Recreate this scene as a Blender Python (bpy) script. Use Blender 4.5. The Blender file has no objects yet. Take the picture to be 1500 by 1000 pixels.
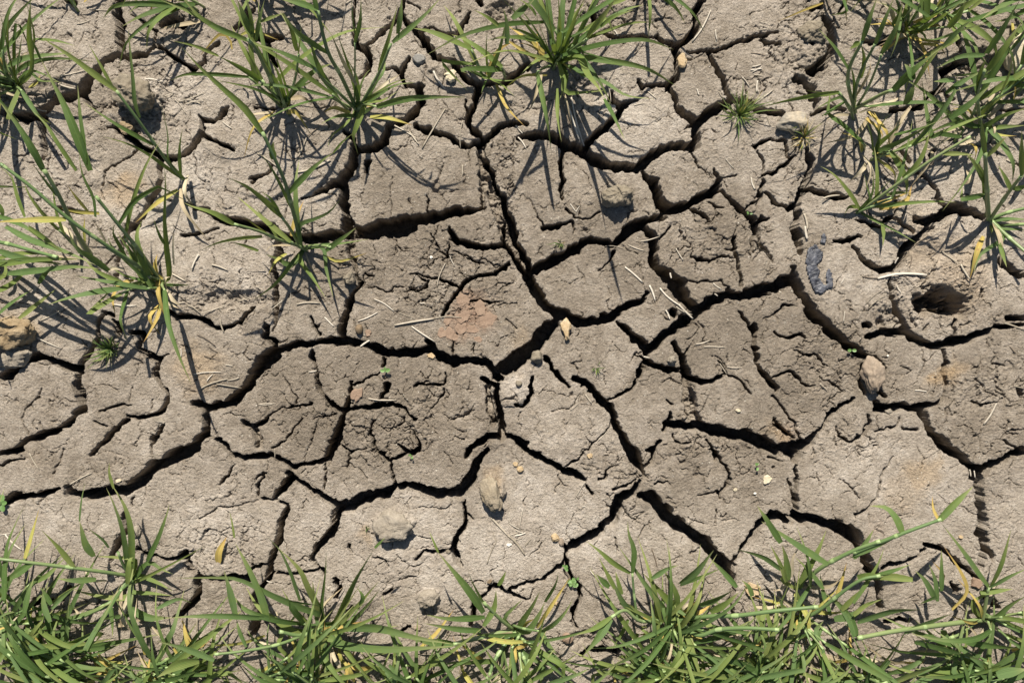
import bpy, math, random
import numpy as np
from mathutils import Vector

C = bpy.context.scene.collection
H = 1.42                                     # camera height over the soil, metres; 1 photo pixel = 1 mm on the soil

# ---------------------------------------------------------------- camera, sky, sun, exposure
scene = bpy.context.scene
cam_data = bpy.data.cameras.new('camera')
cam_data.sensor_width = 36.0
cam_data.lens = 36.0 * H / 1.5
cam_data.clip_start = 0.02
cam_data.clip_end = 50.0
cam = bpy.data.objects.new('camera', cam_data)
cam.location = (0, 0, H)
cam.rotation_euler = (0, 0, 0)
C.objects.link(cam)
scene.camera = cam

SUN_EL = math.radians(47)
SUN_AZ = math.radians(-7)                   # measured from +Y (top of the picture) towards +X
sun_dir = Vector((math.sin(SUN_AZ) * math.cos(SUN_EL), math.cos(SUN_AZ) * math.cos(SUN_EL), math.sin(SUN_EL)))
world = bpy.data.worlds.new("World")
scene.world = world
world.use_nodes = True
wn = world.node_tree
sky = wn.nodes.new('ShaderNodeTexSky')
sky.sky_type = 'NISHITA'
sky.sun_disc = False
sky.sun_elevation = SUN_EL
sky.sun_rotation = SUN_AZ
bg = wn.nodes['Background']
bg.inputs['Strength'].default_value = 0.05
wn.links.new(sky.outputs['Color'], bg.inputs['Color'])
sd = bpy.data.lights.new('sun', 'SUN')
sd.energy = 5.0
sd.angle = math.radians(0.53)
sd.color = (1.0, 0.945, 0.85)
sun = bpy.data.objects.new('sun', sd)
sun.rotation_euler = sun_dir.to_track_quat('Z', 'Y').to_euler()
sun.location = (0, 0, 3)
C.objects.link(sun)
vs = scene.view_settings
vs.view_transform = 'Standard'
vs.look = 'None'
vs.gamma = 1
vs.exposure = 0.75
scene.cycles.max_bounces = 5
scene.cycles.diffuse_bounces = 1
scene.cycles.transparent_max_bounces = 4

# ---------------------------------------------------------------- helpers
def tag(o, label=None, cat=None, group=None, kind=None):
    if label: o['label'] = label
    if cat: o['category'] = cat
    if group: o['group'] = group
    if kind: o['kind'] = kind
    return o

def empty(name, loc, label=None, cat=None, group=None):
    o = bpy.data.objects.new(name, None)
    o.empty_display_size = 0.01
    o.location = loc
    C.objects.link(o)
    return tag(o, label, cat, group)

def mesh_obj(name, verts, faces, mat, parent=None, loc=None, smooth=True):
    """ONE mesh object; verts are world coordinates, stored relative to loc (or to the parent)"""
    base = Vector(loc) if loc is not None else (Vector(parent.location) if parent is not None and parent.parent is None else Vector((0, 0, 0)))
    me = bpy.data.meshes.new(name)
    me.from_pydata([(v[0] - base[0], v[1] - base[1], v[2] - base[2]) for v in verts], [], faces)
    if smooth: me.polygons.foreach_set('use_smooth', [True] * len(me.polygons))
    mats = mat if isinstance(mat, (list, tuple)) else [mat]
    for m in mats: me.materials.append(m)
    o = bpy.data.objects.new(name, me)
    C.objects.link(o)
    if parent is not None: o.parent = parent
    elif loc is not None: o.location = base
    return o

def new_mat(name):
    m = bpy.data.materials.new(name)
    m.use_nodes = True
    nt = m.node_tree
    b = nt.nodes['Principled BSDF']
    return m, nt, b

def ramp(nt, fac, stops):
    r = nt.nodes.new('ShaderNodeValToRGB')
    e = r.color_ramp.elements
    e[0].position, e[0].color = stops[0][0], (*stops[0][1], 1)
    e[1].position, e[1].color = stops[-1][0], (*stops[-1][1], 1)
    for p, c in stops[1:-1]:
        n = e.new(p); n.color = (*c, 1)
    nt.links.new(fac, r.inputs['Fac'])
    return r.outputs['Color']

def noise(nt, vec, scale, detail=3, rough=0.6, w=None):
    n = nt.nodes.new('ShaderNodeTexNoise')
    n.inputs['Scale'].default_value = scale
    n.inputs['Detail'].default_value = detail
    n.inputs['Roughness'].default_value = rough
    if vec is not None: nt.links.new(vec, n.inputs['Vector'])
    return n.outputs['Fac']

def mix(nt, fac, a, b, mode='MIX'):
    n = nt.nodes.new('ShaderNodeMix')
    n.data_type = 'RGBA'; n.blend_type = mode
    for sock, v in ((n.inputs['Factor'], fac), (n.inputs['A'], a), (n.inputs['B'], b)):
        if hasattr(v, 'is_linked'): nt.links.new(v, sock)
        elif isinstance(v, tuple): sock.default_value = (*v, 1)
        else: sock.default_value = v
    return n.outputs['Result']

def mathn(nt, op, a, b=0.0, c=None):
    n = nt.nodes.new('ShaderNodeMath'); n.operation = op
    vals = (a, b) if c is None else (a, b, c)
    for i, v in enumerate(vals):
        if hasattr(v, 'is_linked'): nt.links.new(v, n.inputs[i])
        else: n.inputs[i].default_value = v
    return n.outputs[0]

def bump(nt, height, strength, dist, prev=None):
    n = nt.nodes.new('ShaderNodeBump')
    n.inputs['Strength'].default_value = strength
    n.inputs['Distance'].default_value = dist
    nt.links.new(height, n.inputs['Height'])
    if prev is not None: nt.links.new(prev, n.inputs['Normal'])
    return n.outputs['Normal']

def W(px, py, z=0.0):
    """photo pixel seen at height z -> world point"""
    k = (H - z) / H
    return Vector(((px - 750) / 1000 * k, (500 - py) / 1000 * k, z))

# ---------------------------------------------------------------- numpy noise
def perlin(x, y, seed=0):
    rs = np.random.RandomState(seed)
    P = rs.permutation(256).astype(np.int32)
    ang = rs.rand(256).astype(np.float32) * 6.2831853
    gx, gy = np.cos(ang), np.sin(ang)
    xi = np.floor(x).astype(np.int32); yi = np.floor(y).astype(np.int32)
    xf = (x - xi).astype(np.float32); yf = (y - yi).astype(np.float32)
    u = xf * xf * xf * (xf * (xf * 6 - 15) + 10); v = yf * yf * yf * (yf * (yf * 6 - 15) + 10)
    def g(a, b, fx, fy):
        h = P[(P[(xi + a) & 255] + yi + b) & 255]
        return gx[h] * fx + gy[h] * fy
    n00 = g(0, 0, xf, yf); n10 = g(1, 0, xf - 1, yf); n01 = g(0, 1, xf, yf - 1); n11 = g(1, 1, xf - 1, yf - 1)
    a = n00 + u * (n10 - n00); b = n01 + u * (n11 - n01)
    return (a + v * (b - a)) * 1.41

def fbm(x, y, scale, octs=4, gain=0.5, seed=0):
    r = 0; a = 1.0; f = 1.0 / scale
    for i in range(octs):
        r = r + a * perlin(x * f + 17.3 * i, y * f - 9.1 * i, seed + i)
        a *= gain; f *= 2.03
    return r

def voronoi(x, y, cell, seed=0):
    """distance to the nearest cell border, random value and offset within the nearest cell"""
    rs = np.random.RandomState(seed)
    P = rs.permutation(256).astype(np.int32); R1 = rs.rand(256).astype(np.float32); R2 = rs.rand(256).astype(np.float32)
    X = x / cell; Y = y / cell
    xi = np.floor(X).astype(np.int32); yi = np.floor(Y).astype(np.int32)
    d1 = np.full(X.shape, 9.0, np.float32); d2 = d1.copy(); idx = np.zeros(X.shape, np.int32)
    ox = np.zeros(X.shape, np.float32); oy = ox.copy()
    for a in (-1, 0, 1):
        for b in (-1, 0, 1):
            h = P[(P[(xi + a) & 255] + yi + b) & 255]
            dx = (xi + a + R1[h] - X).astype(np.float32); dy = (yi + b + R2[h] - Y).astype(np.float32)
            d = np.sqrt(dx * dx + dy * dy)
            near = d < d1
            d2 = np.where(near, d1, np.minimum(d2, d)); idx = np.where(near, h, idx)
            ox = np.where(near, dx, ox); oy = np.where(near, dy, oy)
            d1 = np.where(near, d, d1)
    return (d2 - d1) * cell * 0.5, idx, ox, oy
# ---------------------------------------------------------------- the cracks, traced: x,y,width along each crack in enlarged tiles
# (tile origin; tile scale 2.94); a leading r marks a crack choked with rubble
CRACKS = {
(0, 0): """
510,0,45 505,60,45 515,130,50 520,200,45 525,245,35
525,245,30 590,235,25 620,240,22 650,215,20 670,190,15 660,130,10 600,80,8 560,60,5
670,190,20 720,225,18 770,265,22 830,300,25 880,270,20 880,235,15 940,180,20
500,240,25 440,265,30 400,330,45 350,395,50 290,425,50 230,435,45 180,475,50 110,510,45 50,495,30 0,480,20
350,395,30 385,440,25 400,470,10
170,480,40 185,560,30 190,640,30 180,680,22
460,560,8 490,545,15 510,575,20 560,595,22 600,625,25 650,650,28 700,680,28 760,680,22 800,660,25 850,610,35 880,560,30 865,500,12
870,520,20 920,520,20 960,495,22 985,460,15
880,580,22 930,610,18 970,630,15 1005,650,10
690,690,30 690,740,25 680,800,30 660,850,28 620,920,30 570,985,35
600,630,8 540,680,8 520,700,8 460,740,10 440,800,9
800,880,10 850,900,20 920,930,30 1000,950,42 1080,965,45 1176,985,45
1070,770,8 1110,760,12 1150,730,10
300,0,30 320,20,20
1090,460,14 1130,465,10 1176,475,12
230,890,10 300,905,25 360,915,20
440,820,6 450,860,8
1020,120,30 1060,70,30 1100,40,20
690,100,30 730,85,45 770,95,40
""",
(370, 0): """
400,995,30 500,985,55 600,965,60 700,950,60 800,930,50 880,915,40 950,905,30 1000,895,18
r985,640,45 990,700,40 990,780,30 990,890,16
1000,700,25 1010,720,20 1040,780,25 1070,840,25 1090,900,30 1110,960,30 1130,1000,30
r1000,780,50 1030,830,60 1060,900,60 1080,980,60
1000,600,45 1040,565,35 1090,535,30 1140,530,30 1176,535,28
1000,600,40 940,630,25 880,615,25 840,590,20 800,575,25 740,560,35 700,540,20
990,590,25 950,565,25 930,530,25 935,490,30 960,440,30 975,390,25 980,360,30 920,340,25 880,290,35 850,260,35 780,250,25 755,200,35 730,150,30 670,105,25 640,60,20 650,0,20
730,130,20 780,120,12 830,150,15 890,140,22 920,90,25 940,50,10
980,360,30 1060,355,25 1110,340,30 1176,290,35
900,150,10 920,175,10
720,375,35 725,430,35 700,490,40 650,520,35 590,540,40 570,600,40 530,635,35 480,645,35 440,650,40 430,700,50 400,760,50 350,800,45 310,820,25 260,840,12 210,860,10
400,780,45 390,870,50 400,920,50 405,990,45
440,640,25 430,600,20 390,560,12
720,375,20 650,365,15 640,310,35 600,290,20 565,295,15
640,300,20 670,250,15
440,0,15 435,60,12 435,150,18 440,190,25 490,220,30 505,260,35 500,300,25 470,330,15
480,200,15 530,165,18 580,120,25 600,95,25 640,60,15
0,150,40 60,165,45 120,160,30
60,200,20 90,260,20 95,290,15
0,780,15 60,740,15 80,700,8
970,0,30 990,30,20
670,10,10 720,35,8
500,700,25 490,740,15
600,760,3 590,830,4 600,930,4
750,840,4 755,880,8 755,920,8
920,470,12 925,430,10
750,450,3 700,480,4
""",
(740, 0): """
0,540,28 40,530,25 70,530,10
60,590,20 110,590,40 170,580,45 230,600,50 270,630,50 330,655,50 390,690,65 440,715,50 500,720,35 570,725,45 610,690,45 660,645,45 720,625,35 780,635,35 810,620,30
350,620,30 380,590,40 430,555,45 470,510,40 500,460,35 550,435,20 570,430,12
490,450,30 460,430,25 455,400,20
0,345,25 50,320,30 100,280,28
745,200,40 730,260,20 745,330,30 700,370,30 720,400,30 740,460,30 780,500,35 820,520,45
700,360,20 640,370,20 590,380,15 570,345,15
745,200,30 790,165,30 830,110,35 820,60,30 850,0,30
745,195,20 690,190,18 650,160,20
790,225,15 850,220,15 910,215,20 960,200,18 1020,180,20 1060,160,25 1110,150,20 1176,140,12
1110,165,10 1150,185,18 1176,190,18
880,235,25 910,290,22 940,340,22 955,400,25 990,430,25
820,530,45 870,490,45 920,460,45 970,440,45 1030,430,30 1060,470,30 1120,480,30 1176,485,35
820,530,45 830,590,40 800,640,35
600,750,25 640,780,40 655,830,50 670,880,55 720,905,50 780,885,40 840,850,40 890,830,35 925,790,30 930,760,20 905,730,12
940,765,8 990,755,6
925,810,18 960,850,25 1010,895,30 1050,930,25 1085,965,25 1080,1000,18
1085,955,12 1140,940,12
680,900,40 680,930,35 620,950,35 560,975,40 510,1000,30
240,640,20 235,700,22 250,770,20 245,860,12
410,130,15 460,155,20 540,170,22 590,155,20 640,160,12
170,985,12 230,975,15 290,965,10
260,900,12 300,940,8 370,940,8 410,915,8
0,880,20 20,930,25 40,1000,25
1075,625,20 1120,605,20 1176,600,18
1090,640,8 1110,700,12 1110,800,12 1080,860,12 1040,900,8
1115,750,15 1176,735,10
1120,825,10 1160,870,12
800,900,20 850,920,20 880,940,10
805,660,6 830,710,8 890,760,5
370,40,30 380,80,25
100,860,3 140,930,5 170,970,8
295,960,8 300,1000,6
870,870,6 910,895,10 950,900,6
1035,400,8 1040,370,5
780,560,6 800,540,12
""",
(1100, 0): """
315,70,30 330,120,40 350,170,30 340,230,30 310,280,50 260,310,55
190,340,25 210,350,40 260,380,40 285,430,35 285,470,20
260,495,15 300,480,20 350,465,18 400,465,12
20,480,35 80,485,35 130,485,30
20,625,15 60,605,15 110,600,15 150,605,20 155,660,20 170,690,15
60,750,12 120,730,15 170,690,18 195,665,12
50,760,12 60,790,18 40,850,12 0,870,12
70,830,12 110,870,15 160,895,18 200,880,20
250,640,25 260,700,40 245,770,35 215,830,35 205,900,35 200,960,25 200,1000,25
250,815,25 310,830,30 370,845,25 415,850,22
0,935,20 20,985,25 50,940,15 80,935,8
700,950,25 760,960,40 830,925,50 880,895,45 940,910,45 1000,930,45
555,960,12 620,930,18 660,970,15 690,1000,15
620,930,15 630,860,12
840,900,20 800,820,20 770,770,20 720,740,15
650,650,20 690,690,20
780,700,20 790,650,15
605,475,20 680,465,20 740,460,25 770,410,20 820,385,40 830,310,40 900,270,35 940,265,20
820,385,12 870,430,12
890,170,30 905,210,30
1130,690,15 1176,730,12
380,60,10 400,30,12 410,0,8
40,170,12 80,185,15 110,190,6
210,160,20 250,185,25
260,40,25 300,20,20
200,400,10 230,410,8
20,640,6 50,690,8 50,740,8
1020,480,10 1090,470,14 1176,480,12
500,180,25 560,195,25 600,160,25
460,940,14 520,970,20 570,975,12
""",
(0, 330): """
200,580,35 260,595,35 320,620,40 340,640,40 330,680,45 350,740,45 365,800,18
355,780,30 310,840,28 240,890,30 170,905,35 120,930,35 60,970,35 0,985,25
200,580,35 160,560,40 100,590,40 40,630,45 0,650,30
345,620,30 370,570,25 400,520,22 430,480,20 420,420,18 440,380,25 490,380,15
490,400,12 505,420,30 510,460,30
560,465,25 610,465,30 600,530,30 640,555,30 690,580,30 670,630,28 690,680,15 720,710,15 720,760,22 700,800,20 650,820,18 590,830,20 545,820,15
690,575,8 725,560,8
560,0,35 540,50,30 520,100,25 500,170,20 490,250,15
720,370,25 760,395,20 830,390,25 880,415,25 940,440,20 990,435,20 1040,420,18 1060,380,25 1080,360,18
1176,560,60 1140,590,50 1100,640,50 1060,700,50 1020,740,50 960,775,45 900,785,40 850,775,25 825,765,12
885,800,30 895,850,35 880,900,35 830,950,45 770,980,50 720,1000,50
895,910,12 940,930,20 990,965,22 1040,990,20
1140,430,22 1150,480,22 1160,500,18
545,840,15 500,880,22 450,930,22 380,990,18
700,860,18 670,910,18 655,970,15
430,800,8 490,780,12 560,770,8
410,840,8 460,860,10
660,750,5 650,800,5
180,700,6 170,740,8 110,790,5 90,840,5 120,900,6
r1040,840,18 1080,870,25 1120,860,20 1150,830,15
r1100,880,30 1120,950,30
780,40,20 830,45,15 880,30,12 940,15,10
580,700,4 550,750,4
0,480,8 50,510,14 110,530,10
10,580,15 40,610,15
""",
(370, 330): """
0,630,50 40,590,60 80,555,50 100,540,30 130,530,30 190,510,35 260,510,30 320,495,35 380,495,35 440,500,35 500,520,35 560,545,40 640,550,45 700,545,45 760,535,40 820,570,40 880,590,50 940,580,40 1000,590,35 1040,630,40 1060,660,45
1040,640,40 1090,600,50 1130,575,55 1176,545,60
100,550,30 90,510,35 60,480,30 45,430,15
120,60,30 110,130,30 90,170,30 95,230,30 90,300,28 95,360,22 95,420,15 85,450,8
r420,0,40 425,60,45 430,130,45 440,180,25
445,180,10 465,250,14 440,290,20 415,330,35 400,380,35 388,430,35 380,490,35
80,40,40 130,50,45 230,60,50 320,50,50 400,40,45 500,35,50 600,30,50 700,15,40
850,20,20 890,70,30 950,90,30 1020,95,30 1090,75,25
850,80,10 840,140,12
820,390,12 850,340,20 880,290,20 905,255,20 960,215,18 1030,210,15 1080,185,18 1110,170,15
900,270,12 860,245,12 810,235,12 760,225,8 720,210,8 680,210,6
920,320,10 980,325,10 1060,330,8
r1070,0,30 1090,50,50 1120,110,60 1150,160,50 1176,190,50
1075,0,18 1085,60,22 1110,120,22 1150,180,25 1176,230,25
260,540,25 265,600,15 285,680,22 300,730,15 340,770,20 385,800,25
430,670,15 415,730,22 400,790,28 385,850,35 360,910,45 345,960,45 330,1000,40
400,790,15 450,790,15 500,785,22 560,780,22 600,765,20 650,785,15 700,840,12
565,575,20 560,600,20
585,680,25 575,720,25 550,745,12
440,685,10 500,660,10 550,630,8
270,835,8 320,825,8 360,810,8
260,760,10 200,780,12 130,785,8 70,820,8 30,860,15 0,870,15
210,830,6 170,880,8 130,930,8 90,960,10
280,860,5 250,930,5 220,1000,4
700,690,12 760,690,12 820,685,10 835,640,8
830,700,8 810,750,8 770,790,6
1055,690,20 1052,740,24 1060,790,28 1068,850,30 1080,910,35
r1015,700,30 1020,780,40 1040,850,30
1100,910,30 1150,925,30 1176,945,30
1080,900,30 1020,910,40 980,930,30 940,960,25 925,1000,20
510,880,12 520,940,15 560,980,20
620,940,8 680,990,25 720,950,15 700,900,8
380,950,8 430,975,10 490,960,6
750,495,15 780,520,25 800,545,20
875,460,6 860,560,8
950,510,8 955,550,6
530,220,8 480,200,8 475,260,6
490,270,5 540,270,7 580,280,6 650,260,5
680,275,6 740,280,8 755,240,8 700,215,6
990,170,6 930,130,8 870,110,6
760,30,6 800,110,6 850,140,8
870,900,5 920,920,6
860,840,6 900,820,5 960,800,4
130,650,4 190,740,6 185,765,6
250,390,10 270,440,15 290,470,14
1000,950,5 1030,930,4
990,660,20 1040,690,25
520,840,8 500,900,10
620,860,8 660,830,6
560,720,10 540,760,8
""",
(740, 330): """
r10,40,50 50,110,55 80,190,55 110,250,45
20,0,25 55,80,25 100,170,35 105,230,45 140,300,45 180,350,45 230,385,45 280,400,45 340,420,45 400,410,45 460,395,45 500,365,30 540,340,30 590,325,25 615,290,15
100,210,40 160,175,45 230,140,50 290,110,50 330,75,45 400,65,35 470,80,35 490,60,40 540,20,40 590,0,40
590,10,40 635,45,40 640,110,40 655,180,45 700,220,65 750,260,75 780,320,60 820,375,50
820,380,50 890,330,55 950,295,50 1020,300,50 1090,285,55 1176,260,60
800,400,50 740,430,50 690,470,50 640,520,45 610,540,30
490,420,25 540,460,35 580,500,35 610,540,35 600,570,25
230,400,20 210,420,40 180,450,60 140,500,60 80,560,60 30,600,65 0,620,65
170,570,20 210,620,20 240,660,20 280,690,10
300,660,18 350,690,28 400,740,30 440,780,35 470,830,35 490,890,35 530,950,40 560,1000,35
440,760,12 480,740,12 540,700,15 575,660,15 585,620,25 600,580,20 640,600,22 700,620,25 750,630,20
730,510,20 760,560,30 780,620,40 800,660,40 850,675,22 900,660,18 950,640,12
r785,680,40 790,740,60 800,800,60 820,850,50
770,640,25 775,710,25
680,880,25 690,850,25 740,860,35 790,870,30 840,860,35 900,880,45 970,900,50 1040,905,50 1100,930,55 1176,970,50
690,850,20 710,810,15
990,50,20 990,110,18 1000,170,18 1015,230,18 1020,260,15
1085,0,18 1090,50,15 1120,100,10 1150,160,6
1000,370,8 1040,410,15 1070,460,18 1080,530,18 1095,600,20 1120,650,25 1176,700,22
1150,655,10 1176,640,12
950,640,6 1020,670,8 1040,690,12 1055,730,8
0,905,20 50,920,30 90,960,30 150,1000,25
115,660,15 110,730,20 80,775,15 40,770,10
70,800,4 60,880,4
660,930,25 640,970,30 600,975,15
460,860,6 400,920,8 330,980,8
720,900,8 740,930,8 800,935,8
870,920,8 890,960,12 910,1000,15
920,590,8 955,640,10
790,520,8 770,550,12
960,550,4 950,590,4
470,120,20 440,160,8 400,200,5
200,800,4 280,790,4 330,720,3
780,30,4 810,100,4 800,140,8 850,145,15 880,160,10 930,130,8 980,140,4
760,240,8 830,245,8 870,235,8 930,240,6 960,270,8
0,185,20 20,165,12
660,60,10 700,20,10 710,0,8
950,100,8 985,110,8
1060,150,4 1100,110,4
170,10,20 220,10,20 260,0,12
720,380,35 730,382,30
0,410,4 50,440,5
890,560,4 930,580,4 960,640,5
420,650,4 430,690,4
820,180,4 860,110,3
700,750,8 720,770,12
560,560,8 600,575,14
""",
(1100, 330): """
190,0,40 205,60,40 215,110,30
185,190,30 190,240,40 230,310,45 270,380,55 330,440,55 400,500,50 460,540,45 490,570,35
480,560,20 540,570,18 580,620,15
0,295,55 80,265,50 170,235,45
480,610,25 475,670,20 490,720,20
440,750,18 390,780,25 340,815,22 310,870,15 260,930,35 210,950,60 180,970,60 90,950,35 40,930,40 0,900,45
205,960,40 200,1000,40
545,790,40 600,785,35 660,780,35 720,780,35 780,775,30 830,745,20 855,690,22 830,640,25 850,590,18 830,540,18
735,790,35 760,850,30 780,900,40 830,940,45 890,985,45 920,1000,40
1176,975,40 1130,990,40
600,240,20 600,300,25 630,370,30 660,430,35 690,480,40 750,510,35 820,515,35 880,500,45 950,485,40 1000,465,30 1060,440,25 1176,430,18
500,480,30 560,465,40 640,460,45 670,445,40
880,410,20 885,470,25
1110,400,30 1176,400,20
360,65,15 430,60,15 470,40,15
440,90,20 480,150,25 550,190,35 610,190,45 650,160,40 670,90,45 720,50,35 770,10,35
1080,160,30 1130,190,40 1176,215,45
15,430,20 20,500,18 40,600,15 70,660,20 110,710,15
90,740,8 150,790,10 190,850,12 220,920,10
95,650,10 150,635,15 190,640,15 220,680,10 280,690,5
110,840,15 140,890,15 190,920,10
50,410,5 110,380,8 140,345,10 180,340,8
100,460,8 150,480,12 220,470,12 240,490,12
380,910,10 430,930,15 490,890,20 515,850,18 510,820,10
370,870,8 390,910,10
540,885,8 630,865,8 640,830,8
650,870,8 720,880,8
960,750,8 1000,770,12 1040,770,8
970,660,6 1010,710,6 1050,740,5
1050,570,8 1040,600,8 1100,600,4
1160,700,25 1170,760,18
1080,930,10 1150,960,8
545,710,14 575,735,18
530,760,20 560,790,30
300,650,5 360,690,8 400,710,6
180,530,6 230,560,10 290,560,10 330,600,6
640,600,4 690,620,5 650,650,3
0,120,10 15,40,15 10,0,12
20,60,8 60,120,6 90,165,4
760,430,8 740,450,8
1000,280,25 1000,300,15
480,430,30 510,430,20
140,890,10 100,850,8 100,830,8
""",
(0, 660): """
0,235,30 60,200,45 120,190,30 150,195,25 200,175,35 250,165,20
285,160,25 300,185,45 360,190,40 440,180,45 520,170,55 590,140,60 650,80,60 720,45,50 800,10,45 850,-20,45
660,30,10 655,0,8
180,195,10 175,230,5
530,280,30 540,340,30 510,400,35 480,470,30
590,425,18 650,450,15 700,465,15 750,465,22 800,455,40 820,500,35 850,540,30 850,590,40 840,640,35 800,680,35 760,720,20
870,545,18 930,555,25 1000,550,30 1060,555,28 1110,600,30 1120,660,30 1110,740,30 1080,800,25
1060,555,20 1080,510,20 1130,490,15 1176,490,15
300,590,25 260,640,30 200,650,30 150,650,30 120,690,30
1000,10,30 1050,25,30 1110,25,22 1176,20,22
1010,60,5 985,110,12 950,150,8
850,300,5 900,270,6 940,240,5 1000,240,5 1050,230,4 1110,220,4
1140,100,10 1110,160,12 1105,200,10 1120,210,8 1176,215,8
270,-10,6 240,60,8 230,100,8
490,60,3 500,20,4
100,30,8 0,60,14
810,480,5 840,430,5
580,200,10 575,240,12
0,700,8 60,720,25 120,700,20
""",
(370, 660): """
0,20,20 80,20,25 130,40,20 170,70,30 220,60,20 280,50,15 330,40,20 350,10,20
100,200,25 130,150,30 165,110,25
160,100,25 210,140,25 270,180,28 330,210,35 380,240,50 430,230,60 500,200,55 570,185,50 610,160,35 660,150,30 720,160,50 780,190,45 850,185,45 900,180,50 940,120,60 960,60,35 990,20,25 1010,0,20
590,45,12 600,50,10 605,100,12 610,150,20
590,45,12 550,10,12
600,40,12 650,20,12 680,10,15 720,0,10
310,60,8 315,100,8 305,160,10
400,70,8 420,30,10 415,0,8
20,205,8 100,210,10 150,240,18 130,300,30 115,370,30 95,430,28 75,480,25 70,540,25 40,590,22 10,640,40 20,700,30 0,770,40
80,525,12 150,525,12 220,525,12 300,520,14
0,490,12 60,490,12
360,270,35 355,330,35 320,370,30 280,420,25 260,480,20 290,500,15 300,530,12
350,550,20 375,600,30 360,640,20
410,700,40 420,680,20
915,210,8 920,260,15 910,310,22 885,370,30 860,420,35 870,450,40 895,490,25
860,430,25 830,435,15 770,435,8 740,430,10 710,465,12
930,270,12 945,290,10
955,620,15 955,690,25 940,750,25
980,640,12 1040,580,15 1100,605,18 1176,640,12
1110,600,10 1176,570,10
700,240,3 830,250,5 860,240,4
520,460,8 570,470,10 580,500,6
570,620,20 600,600,10
630,560,5 700,540,6
20,300,4 10,370,4
60,100,6 20,120,8
170,180,4 180,220,4
420,400,14 425,430,8
240,80,4 210,100,4
820,0,4 870,50,4
650,780,20 680,760,12
""",
(740, 660): """
100,0,25 150,30,30 220,70,32 290,100,32 345,125,15
525,0,30 560,40,35 590,80,30 600,105,15
600,70,15 630,40,20 640,0,15
580,130,15 545,180,45 500,200,50 480,250,50 460,310,45 400,345,45 350,380,50 290,415,45 265,430,25
580,195,35 640,210,65 690,270,60 740,320,60 800,360,60 860,400,60 920,470,65 960,510,65 980,560,20
980,480,20 1030,410,25 1080,340,30 1110,300,35 1176,280,45
265,440,20 265,460,20 230,510,22 170,545,20 100,565,18 40,590,18 0,605,18
20,610,8 60,635,8 110,635,8 125,590,4
265,470,25 270,530,25 310,590,22 325,630,20 300,680,25 290,730,20 310,760,12
240,390,12 265,425,16
890,0,15 930,30,12 960,80,12 970,120,18 940,160,18 925,190,12 930,215,8
830,190,5 880,185,8 920,180,10
350,150,10 385,190,12
260,70,8 300,40,10 345,5,8
990,540,15 975,640,20 985,740,25
330,880,30 400,870,35 470,880,40 510,850,25
470,380,6 490,430,6
840,300,4 880,310,5 790,290,4
910,260,8 915,310,6
500,250,4 560,290,6 600,270,4
650,150,12 690,130,6 720,150,4
810,100,4 860,110,5 880,80,4
400,130,8 430,120,10 440,80,8 490,60,4
460,170,10 510,150,12 560,120,8
""",
(1100, 660): """
200,20,40 195,40,25
200,60,12 200,120,15 190,180,20 185,250,45
165,130,10 175,190,12
0,370,25 40,320,40 80,290,45 140,290,40 200,290,50 280,300,45 350,320,50 420,350,60 460,380,60 490,440,40 505,500,55 540,540,35 555,600,30 555,680,30
555,520,15 600,490,25 660,480,22 720,460,20 750,430,20
755,405,25 810,415,30 860,450,20 900,490,20 950,530,25 990,560,20
850,-10,45 900,20,40 940,70,35 960,110,40
950,80,35 1010,80,45 1060,50,40 1110,20,40 1176,0,40
985,120,44 996,170,40 984,225,48 1000,285,40 992,350,50 1014,400,44 1004,460,40 992,510,26
1000,400,20 1040,440,24 1046,480,12
455,270,12 500,250,10 550,200,8 565,130,8 580,70,8 620,30,5
380,120,4 430,160,5 465,205,4
870,560,10 890,600,30
1000,610,25 1040,640,50 1060,680,35
580,740,15 650,730,30 690,740,12
480,20,4 470,0,8
630,275,3 700,275,4
70,20,6 100,40,8 140,45,4
510,270,3 510,310,3
1080,530,3 1140,500,4
320,60,3 360,120,3
""",
}

# darker (-) and paler (+) soil: x, y, rx, ry, amount
TONES = [(600,400,150,130,-.55),(560,620,170,90,-.55),(1050,360,140,90,-.5),(1130,520,150,90,-.75),(880,540,90,80,-.35),
 (430,580,110,80,-.45),(1070,690,110,60,-.6),(1440,610,90,90,-.45),(620,250,110,60,-.2),(820,290,110,90,-.2),(860,400,90,60,-.35),
 (150,650,160,50,-.15),(60,570,90,60,.1),(830,620,60,60,.35),(780,760,100,90,.6),(590,800,110,90,.45),(1300,690,110,50,.55),
 (1400,780,60,60,.4),(930,190,80,60,.4),(1350,370,120,50,.5),(1240,420,60,60,.4),(350,370,110,70,.4),(60,260,110,90,.4),(240,290,90,60,.4),
 (330,240,110,70,.5),(90,60,90,60,.4),(300,120,90,60,.35),(560,60,130,60,.3),(1280,180,180,120,.4),(250,740,120,50,.3),(900,800,80,60,.25),
 (1130,800,110,70,.3),(980,160,110,80,.3),(1150,330,40,50,.4),(300,800,90,50,.35),(880,20,120,50,-.2),(1150,90,90,50,-.1),
 (1300,560,70,40,-.1),(560,760,110,30,.3),(200,350,90,60,.3),(60,440,90,60,.3), (752,570,24,20,.8), (25,300,40,60,.2), (480,280,60,50,.3), (1420,300,70,50,.3), (1480,800,60,90,.4), (700,830,90,50,.4), (1480,360,60,80,.35), (90,760,120,50,.3)]
# ochre stains: x, y, r, amount
OCHRE = [(178,280,24,.8),(196,182,12,.7),(1372,548,18,.9),(1398,542,14,.6),(1348,690,22,.7),(290,540,34,.55),(1330,730,26,.3),(770,500,24,.35),(538,790,12,.5),
 (25,488,30,.6),(728,700,16,.7),(1130,625,14,.4),(1340,350,30,.3),(1400,400,60,.35),(45,670,16,.1),(1150,635,12,.5)]
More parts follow.
